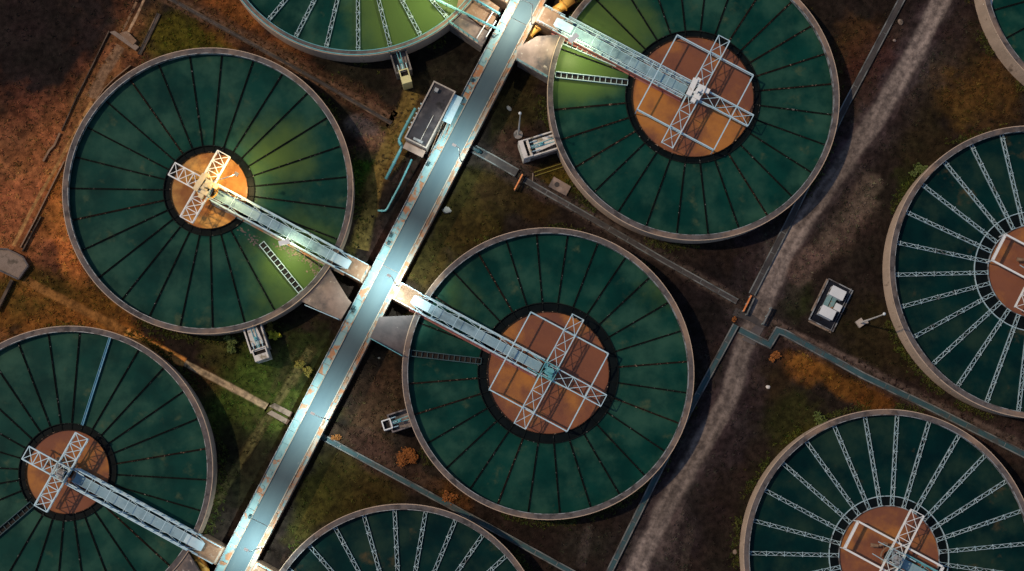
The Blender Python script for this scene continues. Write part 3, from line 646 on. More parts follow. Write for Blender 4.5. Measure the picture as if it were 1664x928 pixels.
# ------------------------------------------------------------------ scraper frames at the tank centres
def arm_mesh(x0, x1, wd, z, h, n, mat, name='truss_arm', bw=.085):
    m = MB()
    for y in (-wd/2, wd/2):
        m.bar((x0, y, z), (x1, y, z), bw); m.bar((x0, y, z-h), (x1, y, z-h), bw*.7)
        for i in range(n):
            a, b = x0+(x1-x0)*i/n, x0+(x1-x0)*(i+1)/n
            m.bar((a, y, z if i % 2 else z-h), (b, y, z-h if i % 2 else z), bw*.45)
    for i in range(n+1):
        a = x0+(x1-x0)*i/n; m.bar((a, -wd/2, z), (a, wd/2, z), bw*.7)
    lattice(m, x0, x1, -wd/2, wd/2, z-.02, n, bw*.55)
    m.bar((x1, -wd/2, z), (x1, -wd/2, z-h), bw*.7).bar((x1, wd/2, z), (x1, wd/2, z-h), bw*.7)
    return m.mesh(name, mat)
FLAB = {'A': 'cream-hubbed scraper frame with three truss arms over the gold-lit well', 'C': 'scraper frame with square outline and teal hub cage on the central tank',
 'B': 'scraper frame with square outline and white boxes on its hub', 'H': 'scraper frame with three truss arms and grey hub over the lower left well',
 'F': 'white scraper frame with long rectangular outline in the bottom right well', 'D': 'white scraper frame at the right edge over a dark brown well',
 'T': 'scraper frame over the well beyond the top edge', 'E': 'scraper frame over the well beyond the bottom edge', 'G': 'scraper frame over the well beyond the top right corner'}
def frame(k):
    c = TC[k]; rw = TW[k]
    t = thing('scraper_frame', FLAB[k], 'scraper', (c.x, c.y, ZW), UANG, 'scraper frames')
    z = 2.55; st = {'A': M['white_steel'], 'B': M['pale_steel'], 'C': M['pale_steel'], 'F': M['white_steel'], 'D': M['white_steel']}.get(k, M['pale_steel'])
    dirs = {'A': (PI, PI/2, -PI/2), 'H': (PI, PI/2, -PI/2), 'C': (0, PI/2, -PI/2), 'B': (0, PI/2, -PI/2), 'F': (PI/2, -PI/2), 'D': (PI/2, -PI/2)}[k]
    ln = rw*(1.0 if k in 'BCFD' else .97); n = 3
    am = arm_mesh(.55, ln, 1.28 if k in 'BC' else 1.4, z, .4, n, st, bw=.125 if k in 'AH' else .10)
    for a in dirs: link('truss_arm', am, t, rz=a)
    if k in 'BC':
        hs = 4.42; m = MB(); zz = z-.35
        for a, b in (((-hs, -hs), (hs, -hs)), ((hs, -hs), (hs, hs)), ((hs, hs), (-hs, hs)), ((-hs, hs), (-hs, -hs))):
            m.bar((*a, zz), (*b, zz), .12, .12)
            if abs(a[1]-b[1]) < .1: m.bar((*a, zz-.5), (*b, zz-.5), .06, .06)
        for s1 in (-1, 1):
            for s2 in (-1, 1): m.bar((s1*hs, s2*hs, zz), (s1*hs, s2*hs, -.3), .09)
        m.build('square_frame', st, t)
    if k in 'FD':
        a_, b_ = 4.75, 1.52; m = MB(); zz = z-.6
        for s in (-1, 1):
            m.bar((-a_, s*b_, zz), (a_, s*b_, zz), .18, .16); m.bar((s*a_, -b_, zz), (s*a_, b_, zz), .18, .16)
            for q_ in (-.13, .13): m.bar((s*a_+q_, -b_, zz+.1), (s*a_+q_, b_, zz+.1), .05)
            for s2 in (-1, 1): m.bar((s*a_, s2*b_, zz), (s*a_, s2*b_, -.3), .10)
        m.build('rectangular_frame', st, t)
    # hub: column, cage of stays, drive boxes
    MB().cyl((0, 0), .55, -.5, 2.2, 20).build('column', M['rust_steel'], t)
    m = MB(); g = .72
    for zz in (z, z-.6, z+.45):
        for a, b in (((-g, -g), (g, -g)), ((g, -g), (g, g)), ((g, g), (-g, g)), ((-g, g), (-g, -g))): m.bar((*a, zz), (*b, zz), .08)
    for sx in (-1, 1):
        for sy in (-1, 1):
            m.bar((sx*g, sy*g, z-.6), (sx*g, sy*g, z+.45), .08); m.bar((sx*g, sy*g, z-.5), (sx*2.1, sy*.66, z-.4), .08); m.bar((sx*g, sy*g, z-.5), (sx*.66, sy*2.1, z-.4), .08)
    lattice(m, -g, g, -g, g, z+.4, 2, .05); m.build('hub_cage', {'C': M['teal_steel'], 'B': M['galv']}.get(k, M['galv']), t)
    m = MB(); bm = {'A': M['cream'], 'B': M['white_steel'], 'C': M['teal_steel']}.get(k, M['lip'])
    if k in 'AB':
        for (x, y, sx, sy, h) in ((-.55, .1, .55, 1.9, .5), (.35, .35, .8, .75, .62), (.35, -.55, .75, .5, .45), (.05, -.1, .3, .5, .7), (1.0, .5, .45, .5, .4), (.2, -1.05, .5, .45, .4), (-.3, 1.1, .45, .4, .35)):
            m.box((x, y, z+.1+h/2), (sx, sy, h), random.uniform(-.08, .08))
    else:
        m.box((0, 0, z+.18), (.8, .7, .4), .1).box((.35, -.45, z+.2), (.4, .35, .5)).box((-.5, .35, z+.15), (.35, .5, .3), .3)
    m.tube([(.3, .1, z+.3), (.3, .1, z+.9)], .18, 12).tube([(-.2, -.3, z+.55), (.5, -.3, z+.55)], .13, 10)
    m.build('drive_unit', bm, t)
    m = MB()
    if k in 'AHFD':   # inlet pipes and chains round the hub
        m.tube([(-1.5, .5, .9), (-1.2, .9, 1.2), (-.9, .9, 1.4)], .16, 8).tube([(-2.3, .1, .8), (-1.6, .4, .9)], [.22, .16], 10)
        m.ring(1.0, 1.14, 1.1, 1.2, 32).tube([(.4, 1.6, .8), (.7, 1.0, 1.3)], .1, 8); m.build('inlet_pipe', M['yellow'] if k == 'A' else M['ochre'], t)
    if k == 'A':
        fp = at(384, 283, ZW+5.6)-Vector((c.x, c.y, ZW)); ca, sa = math.cos(-UANG), math.sin(-UANG)
        fx, fy = fp.x*ca-fp.y*sa, fp.x*sa+fp.y*ca
        fl = MB().tube([(.7, .7, z), (.75, .72, z+1.3), (fx, fy, 5.5)], .04, 8).build('lamp_bracket', M['galv'], t)
        h = MB().box((fx, fy, 5.58), (.4, .4, .1)).build('lamp_housing', M['cream'], fl)
        MB().box((fx, fy, 5.51), (.34, .34, .03)).build('lens', M['lens_warm'], fl)
        lamp('lamp_light', t, (fx, fy, 5.46), 380, (1, .70, .28), .6, (-.2, -.1, -1), 112)
    return t
for k in 'ABCHFD': frame(k)

# ------------------------------------------------------------------ fan slabs between bridge and tanks
fanA = [(535, 435), (566, 486), (571, 491), (553, 521), (494, 497)]
fanC = [(616, 515), (678, 514), (656, 580), (601, 549), (611, 528)]
fanB = [(917, 58), (891, 128), (838, 97), (842, 77), (872, 59)]
fanT = [(733, 26), (742, 12), (782, 44), (795, 52), (783, 76), (728, 37)]
def fan(pts, k, rail, label, mat, railmat, zt=3.05):
    o = at(*pts[0]); c = TC[k]; poly = [at(x, y, zt) for x, y in pts]
    Rr = TR[k]+.01; out = []
    n = len(poly)
    for i, p in enumerate(poly):       # tank side corners go onto the wall, the edge between them follows its curve
        out.append(p)
    def onwall(p): v = Vector((p.x-c.x, p.y-c.y)); return abs(v.length-Rr) < 1.1
    res = []
    for i, p in enumerate(out):
        nx_ = out[(i+1) % n]; v = Vector((p.x-c.x, p.y-c.y))
        if onwall(p): p = Vector((c.x, c.y, 0))+Vector((v.x, v.y, 0)).normalized()*Rr
        res.append((p.x-o.x, p.y-o.y))
        if onwall(p) and onwall(nx_):
            a0 = math.atan2(p.y-c.y, p.x-c.x); a1 = math.atan2(nx_.y-c.y, nx_.x-c.x); dd = (a1-a0+PI) % (2*PI)-PI
            for j in range(1, 12):
                a = a0+dd*j/12; res.append((c.x+Rr*math.cos(a)-o.x, c.y+Rr*math.sin(a)-o.y))
    t = thing('fan_slab', label, 'concrete slab', (o.x, o.y, 0), 0, 'fan shaped concrete slabs')
    MB().prism(res, zt-.35, zt).build('slab', mat, t)
    cen = Vector((sum(p[0] for p in res)/len(res), sum(p[1] for p in res)/len(res)))
    low = [((x-cen.x)*.93+cen.x, (y-cen.y)*.93+cen.y) for x, y in res]
    MB().prism(low, 0, zt-.36).build('base_wall', M['pier'], t)
    a, b = (at(x, y, zt)-o for x, y in rail); a.z = b.z = zt
    m = MB(); L = (b-a).length; nn = int(L/.55)
    for i in range(nn+1):
        p = a.lerp(b, i/nn); m.bar(p, p+Vector((0, 0, 1.0)), .055)
    for h in (.5, 1.0): m.bar(a+Vector((0, 0, h)), b+Vector((0, 0, h)), .055)
    m.build('railing', railmat, t)
    return t
fan(fanA, 'A', ((551, 520), (497, 497)), 'brown concrete fan slab left of the bridge, below the walkway to the gold-lit well', M['fan'], M['pale_steel'])
fan(fanC, 'C', ((603, 551), (654, 579)), 'dark grey concrete fan slab right of the bridge with a teal railing', M['fan_dark'], M['teal_steel'])
fan(fanB, 'B', ((840, 99), (889, 127)), 'pale concrete fan slab beside the bright green water right of the bridge', M['fan'], M['teal_steel'])
fan(fanT, 'T', ((729, 37), (777, 71)), 'stained concrete fan slab with teal rails left of the bridge near the top edge', M['fan'], M['teal_steel'])
fan([(x-233, y+459) for x, y in fanA], 'H', ((330, 980), (264, 956)), 'brown concrete fan slab at the bottom edge left of the bridge', M['fan'], M['pale_steel'])
# ochre inlet pipes under the walkways
def pipe_thing(pts, r_, mat, label, name='inlet_pipe', cat='pipe', flanges=True, group=None):
    q = [at(x, y, z) for x, y, z in pts]; o = q[0].copy(); o.z = 0
    loc = [p-o for p in q]; t = thing(name, label, cat, o, 0, group)
    # round the bends
    pp = [loc[0]]
    for i in range(1, len(loc)-1):
        a, b, c = loc[i-1], loc[i], loc[i+1]; k = min(.5, (b-a).length*.4, (c-b).length*.4)
        s, e = b+(a-b).normalized()*k, b+(c-b).normalized()*k
        pp += [s.lerp(b, 0) if j == 0 else (s*(1-j/4)**2+b*2*(j/4)*(1-j/4)+e*(j/4)**2) for j in range(5)]
    pp.append(loc[-1])
    MB().tube(pp, r_, 14).build('pipe', mat, t, smooth=True)
    if flanges:
        for a, b in zip(loc, loc[1:]):
            n = max(1, int((b-a).length/2.4))
            for i in range(n):
                p = a.lerp(b, (i+.5)/n); dr = (b-a).normalized()*.05
                MB().tube([p-dr, p+dr], r_*1.35, 12).build('flange', mat, t)
    return t
pipe_thing([(848, 66, 1.3), (872, 44, 1.5), (888, 36, 1.6), (920, 50, 1.6)], .5, M['yellow'], 'thick yellow inlet pipe in the gap beside the pale fan slab')
pipe_thing([(346, 962, 1.2), (330, 917, 1.6), (316, 896, 1.9), (304, 886, 2.0)], .42, M['yellow'], 'thick yellow inlet pipe at the bottom edge beside the lower left walkway')
pipe_thing([(900, 20, 1.6), (930, -2, 1.6)], .5, M['yellow'], 'thick yellow inlet pipe at the top edge right of the bridge')
# warm landing deck left of the bridge at the top
o = at(790, 30); t = thing('side_landing', 'golden lit platform with teal rails left of the bridge at the top edge', 'platform', o)
MB().prism(P2([(748, -14), (775, -14), (812, 12), (801, 38), (795, 50), (742, 12)], o, 2.9), 2.5, 2.9).build('slab', M['ochre'], t)
m = MB()
for a, b in (((708, -2), (812, 48)), ((768, -4), (812, 22))):
    a, b = at(*a, 3.9)-o, at(*b, 3.9)-o; m.bar(a, b, .14, .16); m.bar(a-Vector((0, 0, .5)), b-Vector((0, 0, .5)), .07)
    for i in range(7): p = a.lerp(b, i/6); m.bar(p-Vector((0, 0, 1.05)), p, .07)
m.build('railing', M['teal_steel'], t)
m = MB()
for a, b in (((775, 62), (802, 18)), ((790, 60), (806, 34))):
    a, b = at(*a, 3.6)-o, at(*b, 3.6)-o; m.bar(a, b, .1, .1); m.bar(a, a-Vector((0, 0, .7)), .08); m.bar(b, b-Vector((0, 0, .7)), .08)
m.build('gate_rail', M['white_steel'], t)

# ------------------------------------------------------------------ scum boxes on the tank walls
def scum_box(k, px, py, ln, wd, label, body, head, hs, hoff=0.0, pipes=True, lean=0.0, covered=True):
    """stands against the wall of tank k, its long axis pointing away from the tank"""
    c = TC[k]; p = at(px, py, 2.2); v = Vector((p.x-c.x, p.y-c.y, 0)); ang = math.atan2(v.y, v.x)+lean
    o = c+v.normalized()*(TR[k]+.0); t = thing('scum_box', label, 'scum box', (o.x, o.y, 0), ang, 'scum boxes on the tank walls')
    z = 2.3
    m = MB().box((ln/2, 0, .9), (ln-.04, wd-.04, 1.8)); m.build('base', M['box_grey'], t)
    m = MB()
    for s in (-1, 1): m.box((ln/2, s*(wd/2-.07), z-.1), (ln-.02, .14, .9))
    m.box((ln-.08, 0, z-.1), (.14, wd-.29, .9)); m.build('side_wall', body, t)
    MB().box((ln/2, 0, 1.83), (ln-.2, wd-.3, .05)).build('floor', M['box_grey'], t)
    if covered:
        m = MB(); m.add([(.02, -wd*.30, z+.42), (ln*.75, -wd*.33, z+.12), (ln*.75, wd*.33, z+.12), (.02, wd*.22, z+.42), (.02, -wd*.30, z+.36), (ln*.75, -wd*.33, z+.06), (ln*.75, wd*.33, z+.06), (.02, wd*.22, z+.36)],
              [(0, 1, 2, 3), (7, 6, 5, 4), (0, 4, 5, 1), (1, 5, 6, 2), (2, 6, 7, 3), (3, 7, 4, 0)]); m.build('sloping_cover', M['box_white'], t)
    hx = ln+hs[0]/2-.25+hoff
    m = MB(); zt = z+.55; e = .11; a, b = hs[0], hs[1]; ho = .42 if head is not M['white_steel'] else 1.0
    # head box with a rectangular opening
    op = a*.42 if covered or head is M['box_yellow'] else a-.26
    m.box((hx, -b/2+e/2, zt/2), (a, e, zt)).box((hx, b/2-e/2, zt/2), (a, e, zt)).box((hx+a/2-e/2, 0, zt/2), (e, b-2*e-.004, zt)).box((hx-a/2+e/2, 0, zt/2), (e, b-2*e-.004, zt))
    if op < a-.3: m.box((hx+op/2, 0, zt-.05), (a-op-2*e, b-2*e-.004, .098))
    m.build('head_box', head, t)
    MB().box((hx, 0, zt-.45), (a-2*e-.01, b-2*e-.01, .04)).build('opening', M['black'], t)
    if pipes:
        m = MB()
        for s in (-.12, .12): m.bar((.1, s*wd*.8, z+.46), (ln-.1, s*wd*.5, z+.25), .06)
        m.box((ln*.5, 0, z+.42), (.35, .3, .2)).tube([(ln*.5, 0, z+.4), (ln*.5, 0, z+.8)], .05, 8); m.build('valve', M['teal_steel'], t)
        m = MB()
        for s in (-.25, 0, .25): m.tube([(ln*.62, s*wd, z+.33), (ln*.95, s*wd, z+.33)], .045, 8)
        m.build('pipe', M['pale_steel'], t)
scum_box('A', 420, 562, 2.55, 1.9, 'white topped scum box beside the yellow bush, below the gold-lit tank', M['box_white'], M['box_white'], (1.25, 1.45))
scum_box('B', 880, 235, 2.9, 1.95, 'white scum box near a lamp post, left of the tank with white hub boxes', M['box_white'], M['box_white'], (1.0, 1.9))
scum_box('C', 645, 685, 2.15, 1.9, 'grey scum box with teal valve and white framed opening, left of the central tank', M['box_grey'], M['white_steel'], (.95, 1.05), covered=False)
scum_box('T', 653, 106, 2.3, 1.75, 'grey scum box with pale yellow head, near the flat roofed building', M['box_grey'], M['box_yellow'], (1.5, 1.0), covered=False)
o = at(1594, 12); t = thing('wall_box', 'small grey box on the wall of the tank in the top right corner', 'box', o)
MB().box((0, 0, 1.2), (.8, 1.0, 2.4), -.2).build('box', M['box_grey'], t); MB().box((0, 0, 2.46), (.9, 1.1, .1), -.2).build('lid', M['box_white'], t)

# ------------------------------------------------------------------ flat roofed building
BH = 3.4
def rect_frame(p0, p1, p2, z):      # corner, along long side, along short side -> origin, angle, lengths
    a, b, c = at(*p0, z), at(*p1, z), at(*p2, z); lx = (b-a).length; ly = (c-a).length; return a, math.atan2(b.y-a.y, b.x-a.x), lx, ly, (1 if (b-a).cross(c-a).z > 0 else -1)
a, ang, lx, ly, sg = rect_frame((705, 131), (657, 224), (740, 150), BH)
bd = thing('pump_house', 'flat roofed building with stained dark roof beside the bridge', 'building', (a.x, a.y, 0), ang)
def bx(m, x0, x1, y0, y1, z0, z1): y0, y1 = sorted((sg*y0, sg*y1)); return m.box(((x0+x1)/2, (y0+y1)/2, (z0+z1)/2), (x1-x0, y1-y0, z1-z0))
m = MB(); bx(m, .05, lx-.05, .05, ly-.05, 0, BH-.3); m.build('wall', M['stucco'], bd)
m = MB(); bx(m, .15, lx-.15, .15, ly-.15, BH-.29, BH-.12); rf = m.build('roof', M['roof'], bd)
m = MB(); bx(m, 0, lx, 0, .14, BH-.29, BH+.05); bx(m, 0, lx, ly-.14, ly, BH-.29, BH+.05); bx(m, 0, .14, .143, ly-.143, BH-.29, BH+.047); bx(m, lx-.14, lx, .143, ly-.143, BH-.29, BH+.047); m.build('parapet', M['stucco'], rf)
m = MB(); bx(m, lx*.48, lx-.2, ly*.62, ly*.62+.05, BH-.119, BH-.06); m.build('conduit', M['box_white'], rf)
m = MB(); bx(m, lx-.5, lx-.25, ly*.35, ly*.75, BH-.119, BH+.25); m.build('roof_vent', M['lip'], rf); m = MB(); bx(m, .6, 1.0, .5, .9, BH-.119, BH+.3); m.build('roof_vent', M['lip'], rf)
m = MB()
for i in range(6): bx(m, 2.6+i*.55, 2.75+i*.55, -.2, -.003, BH-.7, BH-.4)
m.build('wall_bracket', M['galv'], bd)
m = MB(); bx(m, lx+.05, lx+.8, .15, ly-.1, 1.9, 2.1); m.build('canopy', M['fan'], bd)
m = MB(); bx(m, lx*.3, lx*.4, -.045, .04, 1.2, 2.2); bx(m, lx*.6, lx*.7, -.045, .04, 1.2, 2.2); m.build('window', M['black'], bd)
a, ang, lx2, ly2, sg2 = rect_frame((739, 153), (719, 196), (752, 159), 3.0)
aw = thing('awning', 'pale blue metal awning between the flat roofed building and the bridge', 'awning', (a.x, a.y, 0), ang)
sg = sg2
m = MB(); bx(m, 0, lx2, 0, ly2, 2.94, 3.0); [bx(m, i*lx2/9-.02, i*lx2/9+.02, .0, ly2, 3.0, 3.03) for i in range(1, 9)]; m.build('roof_sheet', M['pale_steel'], aw)
m = MB(); [bx(m, x, x+.08, y, y+.08, 0, 2.94) for x in (.05, lx2-.15) for y in (.05, ly2-.15)]; m.build('post', M['galv'], aw)
# stair between building and bridge
a, ang, lx3, ly3, sg = rect_frame((720, 199), (695, 253), (733, 206), 2.2)
st_ = thing('steel_stair', 'cream railed stair beside the flat roofed building and the bridge', 'stair', (a.x, a.y, 0), ang)
m = MB()
for i in range(12): bx(m, i*lx3/12, (i+1)*lx3/12-.02, .12, ly3-.12, max(0, 2.1-i*.17-.1), 2.1-i*.17)
m.build('tread', M['ochre'], st_)
for y in (.03, ly3-.1, ly3*.5):
    m = MB(); 
    for i in range(6): bx(m, i*lx3/6, i*lx3/6+.05, y, y+.05, max(.0, 1.9-i*.34), 3.0-i*.25)
    z0_, z1_ = 3.0, 1.75; m.bar((0, sg*(y+.025), z0_), (lx3, sg*(y+.025), z1_), .07); m.build('handrail', M['kerb'], st_)
o = at(720, 220); t = thing('water_barrel', 'dark teal barrel at the stair beside the flat roofed building', 'barrel', o)
MB().tube([(0, 0, 0), (0, 0, .3), (0, 0, 1.4), (0, 0, 1.62)], [.3, .36, .36, .3], 16).build('barrel', M['duct_teal'], t, smooth=True); MB().cyl((0, 0), .28, 1.625, 1.66, 16).build('lid', M['teal_steel'], t)
pipe_thing([(675, 176, 1.6), (651, 221, 1.6), (648, 231, 1.5), (654, 237, 1.2), (627, 291, .5)], .16, M['teal_steel'], 'bright teal pipe bending round the flat roofed building', 'water_pipe', flanges=True)
pipe_thing([(669, 259, 1.2), (650, 300, .7), (627, 343, .4), (614, 342, .3)], .10, M['teal_steel'], 'thin teal pipe in the shade left of the bridge, ending in a short bend', 'water_pipe', flanges=True)

# ------------------------------------------------------------------ enclosure with white cabinets
a, ang, lx, ly, sg = rect_frame((1347, 452), (1314, 519), (1387, 472), .32)
en = thing('walled_enclosure', 'rectangular walled enclosure with dark floor beside the dirt road', 'enclosure', (a.x, a.y, 0), ang)
m = MB(); bx(m, .02, lx-.02, .02, ly-.02, .0, .06); m.build('floor', M['navy'], en)
m = MB(); bx(m, 0, lx, 0, .10, 0, .32); bx(m, 0, lx, ly-.10, ly, 0, .32); bx(m, 0, .10, .103, ly-.103, 0, .317); bx(m, lx-.10, lx, .103, ly-.103, 0, .317); m.build('wall', M['lip'], en)
m = MB(); bx(m, .1, lx*.8, -.16, -.01, 0, .05); bx(m, lx+.005, lx+.2, .1, ly-.1, 0, .05); m.build('footing', M['old_concrete'], en)
m = MB()
for i in range(9): bx(m, i*lx/8-.02, i*lx/8+.02, ly-.35, ly-.31, .06, .55)
bx(m, 0, lx, ly-.35, ly-.31, .55, .59); m.build('inner_rail', M['lip'], en)
def cab(x, y, sx, sy, h, label, mat=None, name='cabinet'):
    p = en.matrix_basis @ Vector((x, sg*y, .06)); t = thing(name, label, 'cabinet', p, ang, 'cabinets in the walled enclosure')
    mat = mat or M['cabinet']
    MB().box((0, 0, .05+h/2), (sx-.08, sy-.08, h-.1)).build('body', mat, t)
    MB().box((0, 0, h+.04), (sx, sy, .08)).build('lid', mat, t)
    MB().box((0, 0, .03), (sx-.03, sy-.03, .06)).build('plinth', M['duct_dark'], t)
    MB().box((0, sg*(-sy/2+.035), h*.5), (sx*.35, .05, h*.3)).build('vent', M['duct_dark'], t)
cab(lx*.245, ly*.47, 1.05, 1.55, 1.3, 'large white cabinet in the walled enclosure, nearest the road top end')
cab(lx*.72, ly*.45, 1.05, 1.55, 1.3, 'large white cabinet in the walled enclosure, beside the long duct')
cab(lx*.51, ly*.72, .72, .72, 1.0, 'small square white cabinet in the walled enclosure')
cab(lx*.48, ly*.30, 1.5, .5, .5, 'low teal cabinet between the two large white cabinets, left one', M['plate'])
cab(lx*.47, ly*.50, 1.2, .45, .5, 'low teal cabinet between the two large white cabinets, middle one', M['plate'])

# ------------------------------------------------------------------ lamp posts
def lamp_post(base, top, label, square):
    b = at(*base); hh = 10.6; tp = at(*top, hh)
    t = thing('lamp_post', label, 'lamp post', b, 0, 'tall lamp posts')
    e = Vector((tp.x-b.x, tp.y-b.y, hh)); lean = Vector((e.x, e.y, 0)); lean = lean if lean.length < .6 else lean.normalized()*.6
    MB().tube([(0, 0, .2), (0, 0, 5), (0, 0, hh)], [.10, .08, .05], 12).build('pole', M['grey_pole'], t)
    if square: MB().box((0, 0, .2), (.75, .75, .4), .6).box((.55, .1, .25), (.4, .4, .5), .3).build('footing', M['stucco'], t)
    else: MB().cyl((0, 0), .48, 0, .2, 24).build('footing', M['box_grey'], t)
    MB().tube([(0, 0, hh-.05), (lean.x, lean.y, hh+.05)], .05, 8).build('arm', M['grey_pole'], t)
    MB().tube([(lean.x, lean.y, hh-.05), (lean.x, lean.y, hh+.02), (lean.x, lean.y, hh+.14)], [.15, .15, .06], 12).build('lamp_head', M['white_steel'], t)
lamp_post((842, 219), (845, 184), 'tall thin lamp post right of the bridge near the white scum box', False)
lamp_post((1397, 525), (1437, 510), 'tall thin lamp post on the grass beside the walled enclosure', True)

# ------------------------------------------------------------------ ducts, trenches, low walls
def duct(pts, wd, ht, label, cover, edge, name='cable_duct', seg=2.0):
    q = [at(x, y, ht) for x, y in pts]; o = q[0].copy(); o.z = 0; loc = [(p.x-o.x, p.y-o.y) for p in q]
    t = thing(name, label, 'duct', o, 0, 'service ducts on the ground')
    MB().strip(loc, -wd/2+.07, wd/2-.07, .0, ht-.05).build('cover', cover, t)
    for s in (-1, 1): MB().strip(loc, s*wd/2-.06, s*wd/2+.06, 0, ht).build('edge', edge, t)
    m = MB()
    for a, b in zip(loc, loc[1:]):
        a, b = Vector((*a, ht-.045)), Vector((*b, ht-.045)); n = int((b-a).length/seg); nn = Vector((-(b-a).y, (b-a).x, 0)).normalized()*(wd/2-.09)
        for i in range(1, n): p = a.lerp(b, i/n); m.bar(p-nn, p+nn, .07, .03)
    if m.v: m.build('cover_joint', edge, t)
    return t
duct([(524, 710), (724, 818), (800, 859), (940, 936)], .5, .3, 'long teal duct from the bridge past the bottom edge tank', M['duct_teal'], M['duct_edge'])
duct([(1196, 528), (1120, 668), (1060, 788), (985, 940)], .55, .35, 'teal duct running beside the dirt road to the bottom edge', M['duct_teal'], M['duct_edge'])
duct([(1202, 536), (1250, 560), (1264, 537), (1276, 541), (1402, 610), (1514, 663), (1600, 706), (1700, 756)], .6, .4, 'teal duct with a zigzag step crossing the dirt road', M['duct_teal'], M['duct_edge'])
duct([(1470, -10), (1420, 85), (1376, 168), (1340, 240), (1290, 345), (1222, 478)], .6, .3, 'dark duct along the dirt road beside the tank with white hub boxes', M['duct_dark'], M['duct_edge'])
duct([(852, 292), (960, 354), (1080, 424), (1198, 490)], .5, .25, 'dark duct running between the two large centre tanks', M['duct_dark'], M['duct_edge'])
duct([(768, 241), (800, 258), (840, 281)], .8, .4, 'short duct from the bridge to the orange barrier', M['duct_dark'], M['duct_edge'])
duct([(262, -10), (400, 66), (520, 133), (636, 200)], .35, .2, 'narrow duct between the top edge tank and the gold-lit tank', M['duct_dark'], M['old_dark'])
duct([(258, 22), (240, 60), (226, 88)], .35, .2, 'short narrow duct above the gold-lit tank', M['duct_dark'], M['old_dark'])
def low_wall(pts, wd, ht, label, mat, cap=None):
    q = [at(x, y, ht) for x, y in pts]; o = q[0].copy(); o.z = 0; loc = [(p.x-o.x, p.y-o.y) for p in q]
    t = thing('low_wall', label, 'wall', o, 0, 'low boundary walls')
    MB().strip(loc, -wd/2+.02, wd/2-.02, 0, ht-.06).build('wall_body', mat, t); MB().strip(loc, -wd/2, wd/2, ht-.06, ht).build('coping', cap or mat, t)
low_wall([(177, 50), (141, 124), (124, 158), (100, 212)], .10, .3, 'thin low wall between brown field and slab crossing at upper left', M['old_dark'])
low_wall([(212, 106), (185, 128), (168, 145), (150, 172)], .09, .35, 'thin pale low wall touching the upper left of the gold-lit tank', M['ochre'])
low_wall([(104, 262), (84, 302), (57, 357), (33, 402)], .12, .3, 'pale low wall left of the gold-lit tank ending at the brown pad', M['old_dark'], M['ochre'])
low_wall([(66, 352), (36, 408)], .12, .4, 'short low wall beside the brown pad on its upper right', M['old_dark'])
low_wall([(19, 455), (-6, 505)], .3, .6, 'low wall at the left edge below the brown pad', M['old_dark'])
low_wall([(97, 216), (88, 236), (80, 244), (70, 262)], .2, .3, 'crumbling short pale wall at the edge of the brown field', M['ochre'])
def slab(pts, z, label, mat, name='concrete_pad', z0=0.0, kerbmat=None, cat='slab'):
    o = at(*pts[0]); t = thing(name, label, cat, o); loc = P2(pts, o, z)
    MB().prism(loc, z0, z).build('slab', mat, t)
    if kerbmat:
        m = MB(); n = len(loc)
        for i in range(n-1):
            a, b = Vector((*loc[i], z+.1)), Vector((*loc[i+1], z+.1)); m.bar(a, b, .16, .2)
        m.build('kerb', kerbmat, t)
    return t
slab([(-8, 436), (30, 454), (46, 432), (38, 418), (12, 405), (-8, 404)], .5, 'brown concrete pad with kerb at the left edge', M['old_concrete'], kerbmat=M['rim'])
slab([(178, 52), (186, 50), (226, 76), (220, 82)], .45, 'narrow concrete slab crossing the track at upper left', M['old_concrete'])
slab([(194, 54), (206, 50), (222, 66), (216, 73)], .52, 'square brown slab on the narrow crossing at upper left', M['ochre'])
slab([(437, 660), (446, 655), (475, 670), (471, 678)], .35, 'upper culvert slab between footpath and bridge', M['old_concrete'], 'culvert_slab')
slab([(434, 672), (441, 667), (471, 683), (466, 690)], .35, 'lower culvert slab between footpath and bridge', M['old_concrete'], 'culvert_slab')
t = slab([(900, 287), (928, 303), (920, 318), (891, 303)], .25, 'square concrete manhole pad left of the tank with white hub boxes', M['fan'], 'manhole_pad')
pc = at(905, 300, .25)-t.location; MB().cyl((pc.x, pc.y), .26, .25, .29, 20).build('manhole_cover', M['duct_dark'], t)
slab([(1228, 528), (1241, 534), (1226, 561), (1205, 552)], .1, 'worn pale concrete slab under the dirt road at the duct crossing', M['road'], 'road_slab')
slab([(1196, 500), (1224, 512), (1248, 528), (1240, 534), (1214, 520), (1190, 512)], .06, 'dark culvert slab across the dirt road by the orange barrier', M['duct_dark'], 'culvert_slab')
def barrier(a, b, label, mat, h=1.0):
    a, b = at(*a, h), at(*b, h); o = a.copy(); o.z = 0; a, b = a-o, b-o; a.z = b.z = h
    t = thing('barrier', label, 'barrier', o, 0, 'short road barriers')
    MB().bar(a-Vector((0, 0, .1)), b-Vector((0, 0, .1)), .14, .2).build('rail', mat, t); MB().bar(a-Vector((0, 0, .5)), b-Vector((0, 0, .5)), .08, .16).build('rail', mat, t)
    for f in (.05, .5, .95): p = a.lerp(b, f); MB().bar((p.x, p.y, 0), (p.x, p.y, h-.02), .12).build('post', M['galv'], t)
barrier((849, 283), (836, 308), 'orange barrier at the duct end right of the bridge', M['orange'])
barrier((1221, 480), (1208, 506), 'orange barrier beside the dirt road at the duct crossing', M['orange'])
barrier((1254, 499), (1240, 527), 'grey barrier beside the dirt road at the duct crossing', M['duct_edge'])
barrier((1226, 484), (1213, 512), 'thin dark barrier just behind the orange one at the dirt road', M['duct_edge'], .7)
